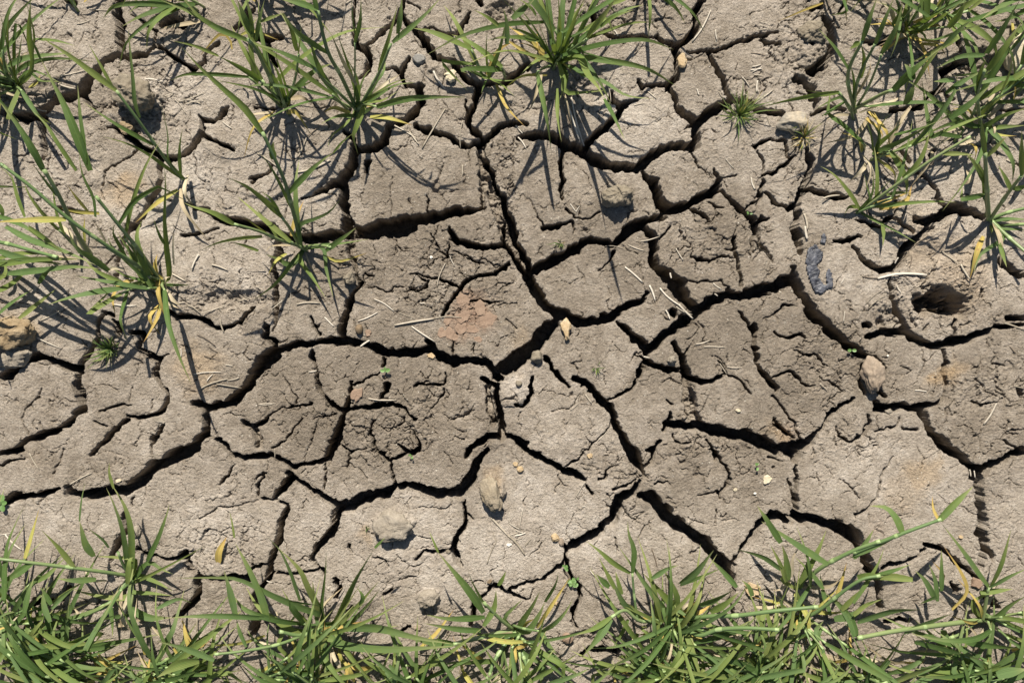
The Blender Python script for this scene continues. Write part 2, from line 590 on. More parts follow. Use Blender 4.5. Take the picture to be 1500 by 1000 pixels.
# terracotta stains
RED = [(690,455,26,.9),(670,480,16,.7),(705,470,18,.6),(522,578,4,.0),(1290,760,20,.15),(1160,628,14,.25)]
# crumbly soil: x, y, rx, ry, amount
CRUMB = [(600,390,80,60,.7),(690,420,70,60,1.),(560,630,60,60,1.1),(1210,520,60,70,.9),(1040,340,90,50,.8),(1450,600,60,80,.7),
 (910,690,40,30,1.),(430,600,60,50,.5),(640,590,60,50,.6),(1140,640,60,30,.9),(1060,680,60,40,.5),(1180,60,60,60,1.3),(200,150,60,50,1.1),
 (330,430,70,30,1.1),(1380,430,75,50,1.2),(1250,640,40,30,.9),(900,20,90,40,1.),(1300,450,40,30,.6),(600,830,60,30,.5),(260,20,50,30,1.),
 (1400,560,100,30,.4),(400,480,30,60,.3),(500,340,20,60,.4),(310,800,60,30,.5),(1120,130,70,30,.5),(70,360,80,60,.3),(740,260,20,90,1.),(80,260,60,60,.5),(330,270,70,50,.38),(190,700,140,40,.34),(60,600,60,50,.34),(250,110,60,50,.45),(330,790,70,60,.4),(1330,280,70,60,.4),(60,60,70,60,.4),(1460,760,40,70,.3),(1010,610,14,50,1.2),(1030,650,60,14,1.)]
# lumps (+) and pits (-) in the soil: x, y, rx, ry, height mm
LUMPS = [(205,140,40,28,15),(185,165,30,20,6),(720,722,16,26,16),(627,874,18,14,9),(576,768,30,22,14),(1380,442,44,20,-60),(1352,450,16,12,-35),(1398,456,24,12,-40),(1375,425,12,10,-30),
 (1350,330,60,40,8),(1400,400,50,30,6),(1300,465,30,16,-6),(340,440,60,16,-10),(735,22,26,22,-14),(250,35,30,18,-14),(1190,70,35,40,9),(1165,110,25,18,6),
 (900,30,70,22,-8),(1180,50,18,10,-10),(715,650,30,10,3),(750,571,29,25,5.5),(1275,550,22,24,-4),(300,545,50,30,5),(150,260,30,20,4),
 (850,290,60,60,3),(830,640,70,60,3),(870,140,26,16,-6),(780,150,40,18,-6),(860,120,30,16,-10),(60,140,60,20,-8),(315,210,40,30,4),(640,100,24,10,5),(1190,140,12,10,-16),
 (1430,95,40,25,-25),(300,900,60,40,-4),(1290,475,10,9,-12),(985,460,9,6,-8),(875,940,50,20,-14),(560,920,200,40,-5),(1300,920,200,50,-6)]
# loose rounded bits of crust raised at their edge: a slightly domed, free piece (x, y, rx, ry, h)
# ---------------------------------------------------------------- the cracked soil, one sheet
def axis(lo, hi, step, far):
    a = list(np.arange(lo, hi + 1e-6, step))
    s = step; v = hi; up = []
    while v < far:
        s = min(s * 1.035, 0.16); v += s; up.append(v)
    s = step; v = lo; dn = []
    while v > -far:
        s = min(s * 1.035, 0.16); v -= s; dn.append(v)
    return np.array(dn[::-1] + a + up, np.float32)

STEP = 0.0011
gx = axis(-0.80, 0.80, STEP, 6.0)
gy = axis(-0.55, 0.55, STEP, 6.0)
NX, NY = len(gx), len(gy)
PX = gx * 1000 + 750          # photo pixels
PY = 500 - gy * 1000
X, Y = np.meshgrid(PX, PY)    # rows follow gy
X = X.astype(np.float32); Y = Y.astype(np.float32)
near = np.clip(1 - np.maximum(np.abs(X - 750) - 1100, np.abs(Y - 500) - 900) / 800, 0, 1)

wx = X + 3.6 * fbm(X, Y, 26, 3, .55, 1) + 1.7 * perlin(X / 8, Y / 8, 33) + .6 * perlin(X / 3.3, Y / 3.3, 31)
wy = Y + 3.6 * fbm(X, Y, 26, 3, .55, 7) + 1.7 * perlin(X / 8, Y / 8, 35) + .6 * perlin(X / 3.3, Y / 3.3, 37)
D = np.full(X.shape, 60.0, np.float32)      # signed distance to the nearest crack edge, mm
CH = np.zeros(X.shape, np.float32)          # crack carving, mm (negative)
RB = np.zeros(X.shape, np.float32)          # rubble amount
wid = 1 + 0.30 * fbm(X, Y, 16, 2, .5, 51)
PAD = 34
def carve(x0, y0, w0, x1, y1, w1, rub, d0, d1):
    i0 = np.searchsorted(PX, min(x0, x1) - PAD - w0 / 2); i1 = np.searchsorted(PX, max(x0, x1) + PAD + w0 / 2)
    r = np.searchsorted(-PY, [-(max(y0, y1) + PAD + w0 / 2), -(min(y0, y1) - PAD - w0 / 2)])
    if i1 <= i0 or r[1] <= r[0]: return
    s = (slice(r[0], r[1]), slice(i0, i1))
    a = wx[s] - x0; b = wy[s] - y0
    ux, uy = x1 - x0, y1 - y0
    L2 = ux * ux + uy * uy + 1e-6
    t = np.clip((a * ux + b * uy) / L2, 0, 1)
    dist = np.sqrt((a - t * ux) ** 2 + (b - t * uy) ** 2)
    hw = (w0 + t * (w1 - w0)) * 0.48 * wid[s] + (.05 if max(w0, w1) > 5 else -.15)
    d = dist - hw
    dep = d0 + t * (d1 - d0)
    c = -dep * np.clip(-d / (0.08 * np.maximum(hw, 0) + 0.6), 0, 1) ** 0.8
    if rub:
        RB[s] = np.maximum(RB[s], np.clip(-d / 3, 0, 1))
    D[s] = np.minimum(D[s], d)
    CH[s] = np.minimum(CH[s], c)
for (ox, oy), txt in CRACKS.items():
    for line in txt.strip().split('\n'):
        rub = line[0] == 'r'
        pts = [tuple(float(v) for v in p.split(',')) for p in line.lstrip('r').split()]
        pts = [(ox + a / 2.94, oy + b / 2.94, c / 2.94) for a, b, c in pts]
        dp = [min(20 if rub else 80, 6.5 * p[2] + (0 if p[2] < 3 else 14)) for p in pts]
        for k in range(len(pts) - 1):
            carve(*pts[k], *pts[k + 1], rub, dp[k], dp[k + 1])
# beyond the picture the same kind of polygon cracks go on
out = np.maximum(np.abs(X - 750) - 752, np.abs(Y - 500) - 502)
vd, vi, _, _ = voronoi(wx + 25 * fbm(X, Y, 90, 2, .5, 91), wy + 25 * fbm(X, Y, 90, 2, .5, 95), 150, 5)
hw = 6.5 * wid * np.clip(near, 0, 1)
dd = vd - hw
sel = (out > 0) & (near > 0)
D = np.where(sel, np.minimum(D, dd), D)
CH = np.where(sel, np.minimum(CH, -60 * np.clip(-dd / 3, 0, 1) ** .7), CH)

def blobs(lst):
    r = np.zeros(X.shape, np.float32)
    bx = X + 14 * fbm(X, Y, 40, 3, .55, 61); by = Y + 14 * fbm(X, Y, 40, 3, .55, 67)
    for b in lst:
        x, y, rx = b[0], b[1], b[2]
        ry, am = (b[3], b[4]) if len(b) == 5 else (b[2], b[3])
        q = ((bx - x) / rx) ** 2 + ((by - y) / ry) ** 2
        r += am * np.exp(-q * q * 0.7)
    return r
tone = blobs(TONES); ochre = blobs(OCHRE); red = blobs(RED)
crumb = np.clip(blobs(CRUMB) + 0.25 * fbm(X, Y, 60, 2, .5, 71) - .02 + .35 * (out > 0) * fbm(X, Y, 120, 2, .5, 77), 0, 1.2)

Z = CH.copy()
edge = np.clip(D, 0, 60)
Z += -.9 * np.exp(-edge / 1.2) - .7 * np.exp(-edge / 9)           # worn edges
Z += 3.0 * fbm(X, Y, 170, 3, .5, 11) + 1.0 * fbm(X, Y, 45, 3, .5, 15)
inside = CH < -4
# fine crust cracks
v1, i1, ox1, oy1 = voronoi(wx + 5 * fbm(X, Y, 14, 2, .5, 21), wy + 5 * fbm(X, Y, 14, 2, .5, 23), 30, 9)
v2, i2, ox2, oy2 = voronoi(wx + 2.5 * fbm(X, Y, 8, 2, .5, 25), wy + 2.5 * fbm(X, Y, 8, 2, .5, 27), 13, 19)
rs = np.random.RandomState(4)
hr = rs.rand(256).astype(np.float32) - .5; tx = rs.rand(256).astype(np.float32) - .5; ty = rs.rand(256).astype(np.float32) - .5
g1 = np.clip((crumb - .12) / .4, 0, 1); g2 = np.clip((crumb - .55) / .4, 0, 1)
brk = np.clip(.5 + 1.1 * fbm(X, Y, 22, 3, .6, 41), 0, 1)
Z += g1 * (2.6 * hr[i1] + 2.6 * (tx[i1] * ox1 + ty[i1] * oy1)) + g1 * -9 * np.clip(brk * 1.6, 0, 1) * np.clip((.12 + .55 * brk - v1) / .6, 0, 1)
Z += g2 * (2.2 * hr[i2] + 2.4 * (tx[i2] * ox2 + ty[i2] * oy2)) + g2 * -4 * brk * np.clip((.75 - v2) / .6, 0, 1)
# hairline cracks on the smooth plates, here and there
vh, _, _, _ = voronoi(wx + 16 * fbm(X, Y, 50, 3, .5, 121), wy + 16 * fbm(X, Y, 50, 3, .5, 123), 72, 29)
gh = np.clip(2.6 * fbm(X, Y, 50, 2, .6, 131) + .42, 0, 1)
Z += -6 * np.clip(gh * 1.5, 0, 1) * np.clip((.35 + .5 * gh * brk - vh) / .6, 0, 1)
vk, _, _, _ = voronoi(wx + 6 * fbm(X, Y, 20, 3, .6, 221), wy + 6 * fbm(X, Y, 20, 3, .6, 223), 33, 69)
gk = np.clip(3 * fbm(X, Y, 38, 2, .6, 231) - .05, 0, 1)
Z += -4 * gk * np.clip((.6 - vk) / .6, 0, 1)
# granular surface, pits and crumbs
rough = .46 + .9 * crumb
Z += rough * (0.50 * fbm(X, Y, 12, 4, .70, 81))
rid = 1 - np.abs(fbm(X + 3 * perlin(X / 9, Y / 9, 181), Y * 1.25, 9, 3, .6, 183))
Z += rough * .6 * np.clip(rid, -1, 1) ** 3
Z += rough * .45 * perlin(X / 3.4, Y / 2.4, 187)
Z += rough * .5 * np.abs(perlin(X / 6.5, Y / 6.5, 85)) 
pv, pi_, pox, poy = voronoi(X + 2 * perlin(X / 5, Y / 5, 141), Y, 17, 39)
pd = np.sqrt(pox ** 2 + poy ** 2) * 17
prad = .9 + 2.4 * rs.rand(256).astype(np.float32)[pi_] ** 1.5
pk = rs.rand(256)[pi_]
Z += np.where(pk < .16, -1.9, 0) * np.clip(1 - (pd / prad) ** 2, 0, 1)             # pits
Z += np.where(pk > .76, 1.8, 0) * np.sqrt(np.clip(1 - (pd / prad) ** 2, 0, 1))     # crumbs
qv, qi, qox, qoy = voronoi(X, Y, 8, 49)
qd = np.sqrt(qox ** 2 + qoy ** 2) * 8
Z += np.where(hr[qi] > .28, 1.3, 0) * crumb * np.sqrt(np.clip(1 - (qd / 2.2) ** 2, 0, 1))
# rubble lying in choked cracks
rbn, ri, rox, roy = voronoi(wx, wy, 10, 59)
Z += RB * (12.0 * hr[ri] + 9.0 * (tx[ri] * rox + ty[ri] * roy) - 3.5 * np.clip(1 - rbn / 1.5, 0, 1) + 4 * fbm(X, Y, 12, 2, .6, 63))
# deep walls are lumpy
Z += np.where((CH < -22) & (RB < .2), 3 * fbm(X, Y, 14, 2, .5, 65), 0)
lx = X + 6 * fbm(X, Y, 22, 3, .6, 151); ly = Y + 6 * fbm(X, Y, 22, 3, .6, 157)
for (x, y, rx, ry, h) in LUMPS:
    q = ((lx - x) / rx) ** 2 + ((ly - y) / ry) ** 2
    Z += h * np.clip(1 - q, 0, 1) ** (.65 if h > 10 else .35 if h == 5.5 else .9 if h < -25 else 1.0) * (1 + (.6 if h < -25 else .25) * fbm(X, Y, 8 if h > -25 else 14, 3, .6, 161))
Z *= near * .92 + .08
GZ = (Z / 1000).astype(np.float32)

def ground_z(x, y):
    """soil height under a world point, taken over its surroundings"""
    i = int(np.clip(np.searchsorted(gx, x), 2, NX - 3)); j = int(np.clip(np.searchsorted(gy, y), 2, NY - 3))
    z = float(GZ[j - 2:j + 3, i - 2:i + 3].max())
    if z < -.010: z = float(GZ[max(0, j - 9):j + 10, max(0, i - 9):i + 10].max()) - .002
    return max(z, -.014)

me = bpy.data.meshes.new('ground')
nv = NX * NY
co = np.empty((NY, NX, 3), np.float32)
co[..., 0] = gx[None, :]; co[..., 1] = gy[:, None]; co[..., 2] = GZ
me.vertices.add(nv); me.vertices.foreach_set('co', co.ravel())
idx = np.arange(nv, dtype=np.int32).reshape(NY, NX)
q = np.stack([idx[:-1, :-1], idx[:-1, 1:], idx[1:, 1:], idx[1:, :-1]], -1).reshape(-1, 4)
nf = len(q)
me.loops.add(nf * 4); me.loops.foreach_set('vertex_index', q.ravel())
me.polygons.add(nf)
me.polygons.foreach_set('loop_start', np.arange(0, nf * 4, 4, dtype=np.int32))
me.polygons.foreach_set('use_smooth', np.ones(nf, bool))
me.update(calc_edges=True)
at = me.attributes.new('soil', 'FLOAT_COLOR', 'POINT')
cc = np.zeros((nv, 4), np.float32)
cc[:, 0] = np.clip(tone.ravel() * .36 + .54, 0, 1); cc[:, 1] = np.clip(ochre.ravel(), 0, 1); cc[:, 2] = np.clip(red.ravel(), 0, 1); cc[:, 3] = 1
at.data.foreach_set('color', cc.ravel())

m, nt, b = new_mat('dry cracked soil')
tc = nt.nodes.new('ShaderNodeTexCoord').outputs['Object']
an = nt.nodes.new('ShaderNodeAttribute'); an.attribute_name = 'soil'
sep = nt.nodes.new('ShaderNodeSeparateColor'); nt.links.new(an.outputs['Color'], sep.inputs[0])
n1 = noise(nt, tc, 9, 5, .6); n2 = noise(nt, tc, 60, 6, .7); n3 = noise(nt, tc, 900, 3, .7); n4 = noise(nt, tc, 260, 4, .7)
t = mathn(nt, 'ADD', sep.outputs[0], mathn(nt, 'MULTIPLY', mathn(nt, 'SUBTRACT', n1, .5), 1.0))
t = mathn(nt, 'ADD', t, mathn(nt, 'MULTIPLY', mathn(nt, 'SUBTRACT', n2, .5), 1.1))
col = ramp(nt, t, [(.0, (.168, .138, .104)), (.36, (.246, .204, .157)), (.70, (.368, .314, .253)), (1.0, (.490, .431, .362))])
col = mix(nt, mathn(nt, 'MULTIPLY', sep.outputs[1], mathn(nt, 'ADD', n2, .1)), col, (.40, .27, .14))
col = mix(nt, mathn(nt, 'MULTIPLY', sep.outputs[2], mathn(nt, 'ADD', n4, .25)), col, (.29, .185, .125))
g = ramp(nt, n3, [(.28, (.50, .49, .47)), (.5, (1, 1, 1)), (.72, (1.36, 1.35, 1.33))])
col = mix(nt, .8, col, g, 'MULTIPLY')
g = ramp(nt, n4, [(.3, (.72, .71, .69)), (.5, (1, 1, 1)), (.7, (1.2, 1.2, 1.2))])
col = mix(nt, .8, col, g, 'MULTIPLY')
# pale mineral grains
vo = nt.nodes.new('ShaderNodeTexVoronoi'); vo.inputs['Scale'].default_value = 190; nt.links.new(tc, vo.inputs['Vector'])
sc_ = nt.nodes.new('ShaderNodeSeparateColor'); nt.links.new(vo.outputs['Color'], sc_.inputs[0])
gr = mathn(nt, 'MULTIPLY', mathn(nt, 'LESS_THAN', vo.outputs['Distance'], .17), mathn(nt, 'GREATER_THAN', sc_.outputs[0], .86))
col = mix(nt, mathn(nt, 'MULTIPLY', gr, .7), col, (.55, .51, .43))
gd = mathn(nt, 'MULTIPLY', mathn(nt, 'LESS_THAN', vo.outputs['Distance'], .2), mathn(nt, 'LESS_THAN', sc_.outputs[0], .05))
col = mix(nt, mathn(nt, 'MULTIPLY', gd, .6), col, (.10, .08, .055))
nt.links.new(col, b.inputs['Base Color'])
b.inputs['Roughness'].default_value = .95
b.inputs['Specular IOR Level'].default_value = .15
nb = bump(nt, n3, .75, .0018)
nb = bump(nt, n4, 1.0, .004, nb)
nt.links.new(nb, b.inputs['Normal'])
me.materials.append(m)
ground = bpy.data.objects.new('ground', me); C.objects.link(ground)
tag(ground, 'dry grey-brown clay soil split by deep black drying cracks', None, None, 'structure')

# ---------------------------------------------------------------- plant materials
def leaf_mat(name, stops, tip, dry, trans=.3):
    m, nt, b = new_mat(name)
    at = nt.nodes.new('ShaderNodeAttribute'); at.attribute_name = 'blade'
    sp = nt.nodes.new('ShaderNodeSeparateColor'); nt.links.new(at.outputs['Color'], sp.inputs[0])
    oi = nt.nodes.new('ShaderNodeObjectInfo')
    tc = nt.nodes.new('ShaderNodeTexCoord').outputs['Object']
    n = noise(nt, tc, 45, 3, .6)
    t = mathn(nt, 'ADD', mathn(nt, 'MULTIPLY', oi.outputs['Random'], .75), mathn(nt, 'MULTIPLY', n, .35))
    col = ramp(nt, t, stops)
    # fine veins along the blade
    v = mathn(nt, 'SINE', mathn(nt, 'MULTIPLY', sp.outputs[0], 44))
    vein = mathn(nt, 'MULTIPLY_ADD', v, .5, .5)
    col = mix(nt, mathn(nt, 'MULTIPLY', vein, .22), col, tuple(c * 1.35 + .01 for c in stops[1][1]))
    mid = mathn(nt, 'LESS_THAN', mathn(nt, 'ABSOLUTE', mathn(nt, 'SUBTRACT', sp.outputs[0], .5)), .05)
    col = mix(nt, mathn(nt, 'MULTIPLY', mid, .35), col, tuple(c * 1.6 + .01 for c in stops[1][1]))
    # tips dry out, blotches
    tp = mathn(nt, 'MULTIPLY', mathn(nt, 'POWER', sp.outputs[1], 5.0), .95)
    col = mix(nt, tp, col, tip)
    n2 = noise(nt, tc, 120, 2, .6)
    bl = nt.nodes.new('ShaderNodeMapRange'); bl.inputs[1].default_value = .62; bl.inputs[2].default_value = .72
    nt.links.new(n2, bl.inputs[0])
    col = mix(nt, mathn(nt, 'MULTIPLY', bl.outputs[0], dry), col, tip)
    nt.links.new(col, b.inputs['Base Color'])
    nt.links.new(mathn(nt, 'MULTIPLY_ADD', n, .5, .35), b.inputs['Roughness'])
    b.inputs['Specular IOR Level'].default_value = .22
    nt.links.new(bump(nt, v, .25, .0004), b.inputs['Normal'])
    tr = nt.nodes.new('ShaderNodeBsdfTranslucent')
    tcol = mix(nt, .5, col, (.22, .30, .02))
    nt.links.new(tcol, tr.inputs['Color'])
    ms = nt.nodes.new('ShaderNodeMixShader'); ms.inputs[0].default_value = trans
    nt.links.new(b.outputs[0], ms.inputs[1]); nt.links.new(tr.outputs[0], ms.inputs[2])
    nt.links.new(ms.outputs[0], nt.nodes['Material Output'].inputs['Surface'])
    return m

GREEN = leaf_mat('green blade', [(.08, (.046, .088, .024)), (.3, (.078, .132, .034)), (.52, (.102, .160, .058)), (.7, (.135, .185, .044)), (.88, (.185, .220, .060)), (1.0, (.26, .27, .095))], (.34, .33, .14), .12)
YELLOW = leaf_mat('yellowed blade', [(.0, (.30, .22, .06)), (.4, (.46, .34, .10)), (.75, (.30, .32, .08)), (1.0, (.45, .26, .07))], (.30, .15, .06), .6, .25)
DRY = leaf_mat('withered blade', [(.0, (.26, .20, .12)), (.4, (.38, .31, .20)), (.75, (.50, .43, .30)), (1.0, (.20, .14, .08))], (.15, .10, .06), .4, .15)
m, nt, b = new_mat('green stem')
oi = nt.nodes.new('ShaderNodeObjectInfo')
tcs = nt.nodes.new('ShaderNodeTexCoord').outputs['Object']
c_ = ramp(nt, mathn(nt, 'ADD', mathn(nt, 'MULTIPLY', oi.outputs['Random'], .7), mathn(nt, 'MULTIPLY', noise(nt, tcs, 30, 3), .4)),
          [(.1, (.085, .145, .045)), (.5, (.125, .185, .065)), (.9, (.20, .24, .095))])
nt.links.new(c_, b.inputs['Base Color']); b.inputs['Roughness'].default_value = .45
STEM = m
m, nt, b = new_mat('pale stem joint')
b.inputs['Base Color'].default_value = (.26, .34, .14, 1); b.inputs['Roughness'].default_value = .5
JOINT = m

def catmull(P, n):
    P = [Vector(p) for p in P]
    Q = [P[0] * 2 - P[1]] + P + [P[-1] * 2 - P[-2]]
    seg = [(P[i + 1] - P[i]).length for i in range(len(P) - 1)]
    tot = sum(seg) or 1e-6
    out = []
    for k in range(n + 1):
        s = k / n * tot; i = 0
        while i < len(seg) - 1 and s > seg[i]: s -= seg[i]; i += 1
        t = min(1, s / (seg[i] or 1e-6)); a, b_, c, d = Q[i:i + 4]
        out.append(0.5 * ((2 * b_) + (c - a) * t + (2 * a - 5 * b_ + 4 * c - d) * t * t + (3 * b_ - a - 3 * c + d) * t ** 3))
    return out

def blade(parent, pts, w, rng, mat=None, name='leaf', roll=None, n=None):
    """one grass blade: a folded, tapering, gently twisting ribbon through world points"""
    n = n or max(7, min(16, int(sum((Vector(pts[i + 1]) - Vector(pts[i])).length for i in range(len(pts) - 1)) / .011)))
    S = catmull(pts, n)
    roll0 = rng.uniform(-.5, .5) if roll is None else roll
    tw = rng.uniform(-.9, .9)
    fold = rng.uniform(.12, .45)
    vs_, fs, cols = [], [], []
    for k, p in enumerate(S):
        t = k / n
        tan = (S[min(n, k + 1)] - S[max(0, k - 1)]).normalized()
        side = tan.cross(Vector((0, 0, 1)))
        if side.length < .15: side = tan.cross(Vector((0, 1, .2)))
        side.normalize()
        nor = side.cross(tan).normalized()
        a = roll0 + tw * t
        s2 = side * math.cos(a) + nor * math.sin(a)
        n2 = nor * math.cos(a) - side * math.sin(a)
        ww = w * .45 * (0.60 + .40 * min(1, t / .2)) * max(.02, 1 - max(0, (t - .3) / .7) ** 1.45)
        ww *= 1 + .06 * math.sin(9 * t + roll0 * 7)
        up = n2 * ww * fold * (1 - .5 * t)
        vs_ += [p - s2 * ww + up, p - s2 * ww * .5 + up * .35, p, p + s2 * ww * .5 + up * .35, p + s2 * ww + up]
        cols += [(u, t, 0, 1) for u in (0, .25, .5, .75, 1)]
        if k:
            q0 = 5 * (k - 1); q1 = 5 * k
            for j in range(4): fs.append((q0 + j, q0 + j + 1, q1 + j + 1, q1 + j))
    o = mesh_obj(name, vs_, fs, mat or GREEN, parent)
    at = o.data.attributes.new('blade', 'FLOAT_COLOR', 'POINT')
    at.data.foreach_set('color', [c for q in cols for c in q])
    return o

def tube(name, pts, radii, mat, parent, sides=7, joints=(), flat=1.0, n=None, loc=None):
    n = n or max(4, len(pts) * 4)
    S = catmull(pts, n); vs_, fs, mi = [], [], []
    for k, p in enumerate(S):
        t = k / n
        tan = (S[min(n, k + 1)] - S[max(0, k - 1)]).normalized()
        side = tan.cross(Vector((0, 0, 1)))
        if side.length < .1: side = Vector((1, 0, 0))
        side.normalize(); nor = side.cross(tan).normalized()
        f = t * (len(radii) - 1); i = min(int(f), len(radii) - 2); r = radii[i] + (radii[i + 1] - radii[i]) * (f - i)
        for jt in joints:
            if abs(t - jt) < .6 / n: r *= 1.2
        for j in range(sides):
            a = 2 * math.pi * j / sides
            vs_.append(p + side * math.cos(a) * r + nor * math.sin(a) * r * flat)
        if k:
            for j in range(sides):
                a0 = (k - 1) * sides
                fs.append((a0 + j, a0 + (j + 1) % sides, a0 + sides + (j + 1) % sides, a0 + sides + j))
                mi.append(1 if any(abs((k - .5) / n - jt) < .55 / n for jt in joints) else 0)
    fs.append(tuple(range(sides))[::-1]); fs.append(tuple(n * sides + j for j in range(sides))); mi += [0, 0]
    o = mesh_obj(name, vs_, fs, mat, parent, loc)
    if joints: o.data.polygons.foreach_set('material_index', mi)
    return o

# ---------------------------------------------------------------- the young wheat, traced leaf by leaf
# tile name -> origin and scale
TILE = {'A': (0, 0, 4), 'B': (220, 0, 4), 'C': (400, 0, 4), 'D': (680, 0, 4), 'E': (0, 220, 3.571), 'F': (280, 180, 3.846), 'G': (1180, 0, 4.6875),
        'H': (1180, 180, 4.547), 'I': (0, 680, 3.124), 'J': (230, 720, 3.572), 'K': (450, 740, 3.848), 'L': (620, 780, 4.544), 'M': (830, 740, 3.848),
        'N': (1040, 740, 3.848), 'O': (1250, 700, 3.332), 'P': (0, 0, 1)}
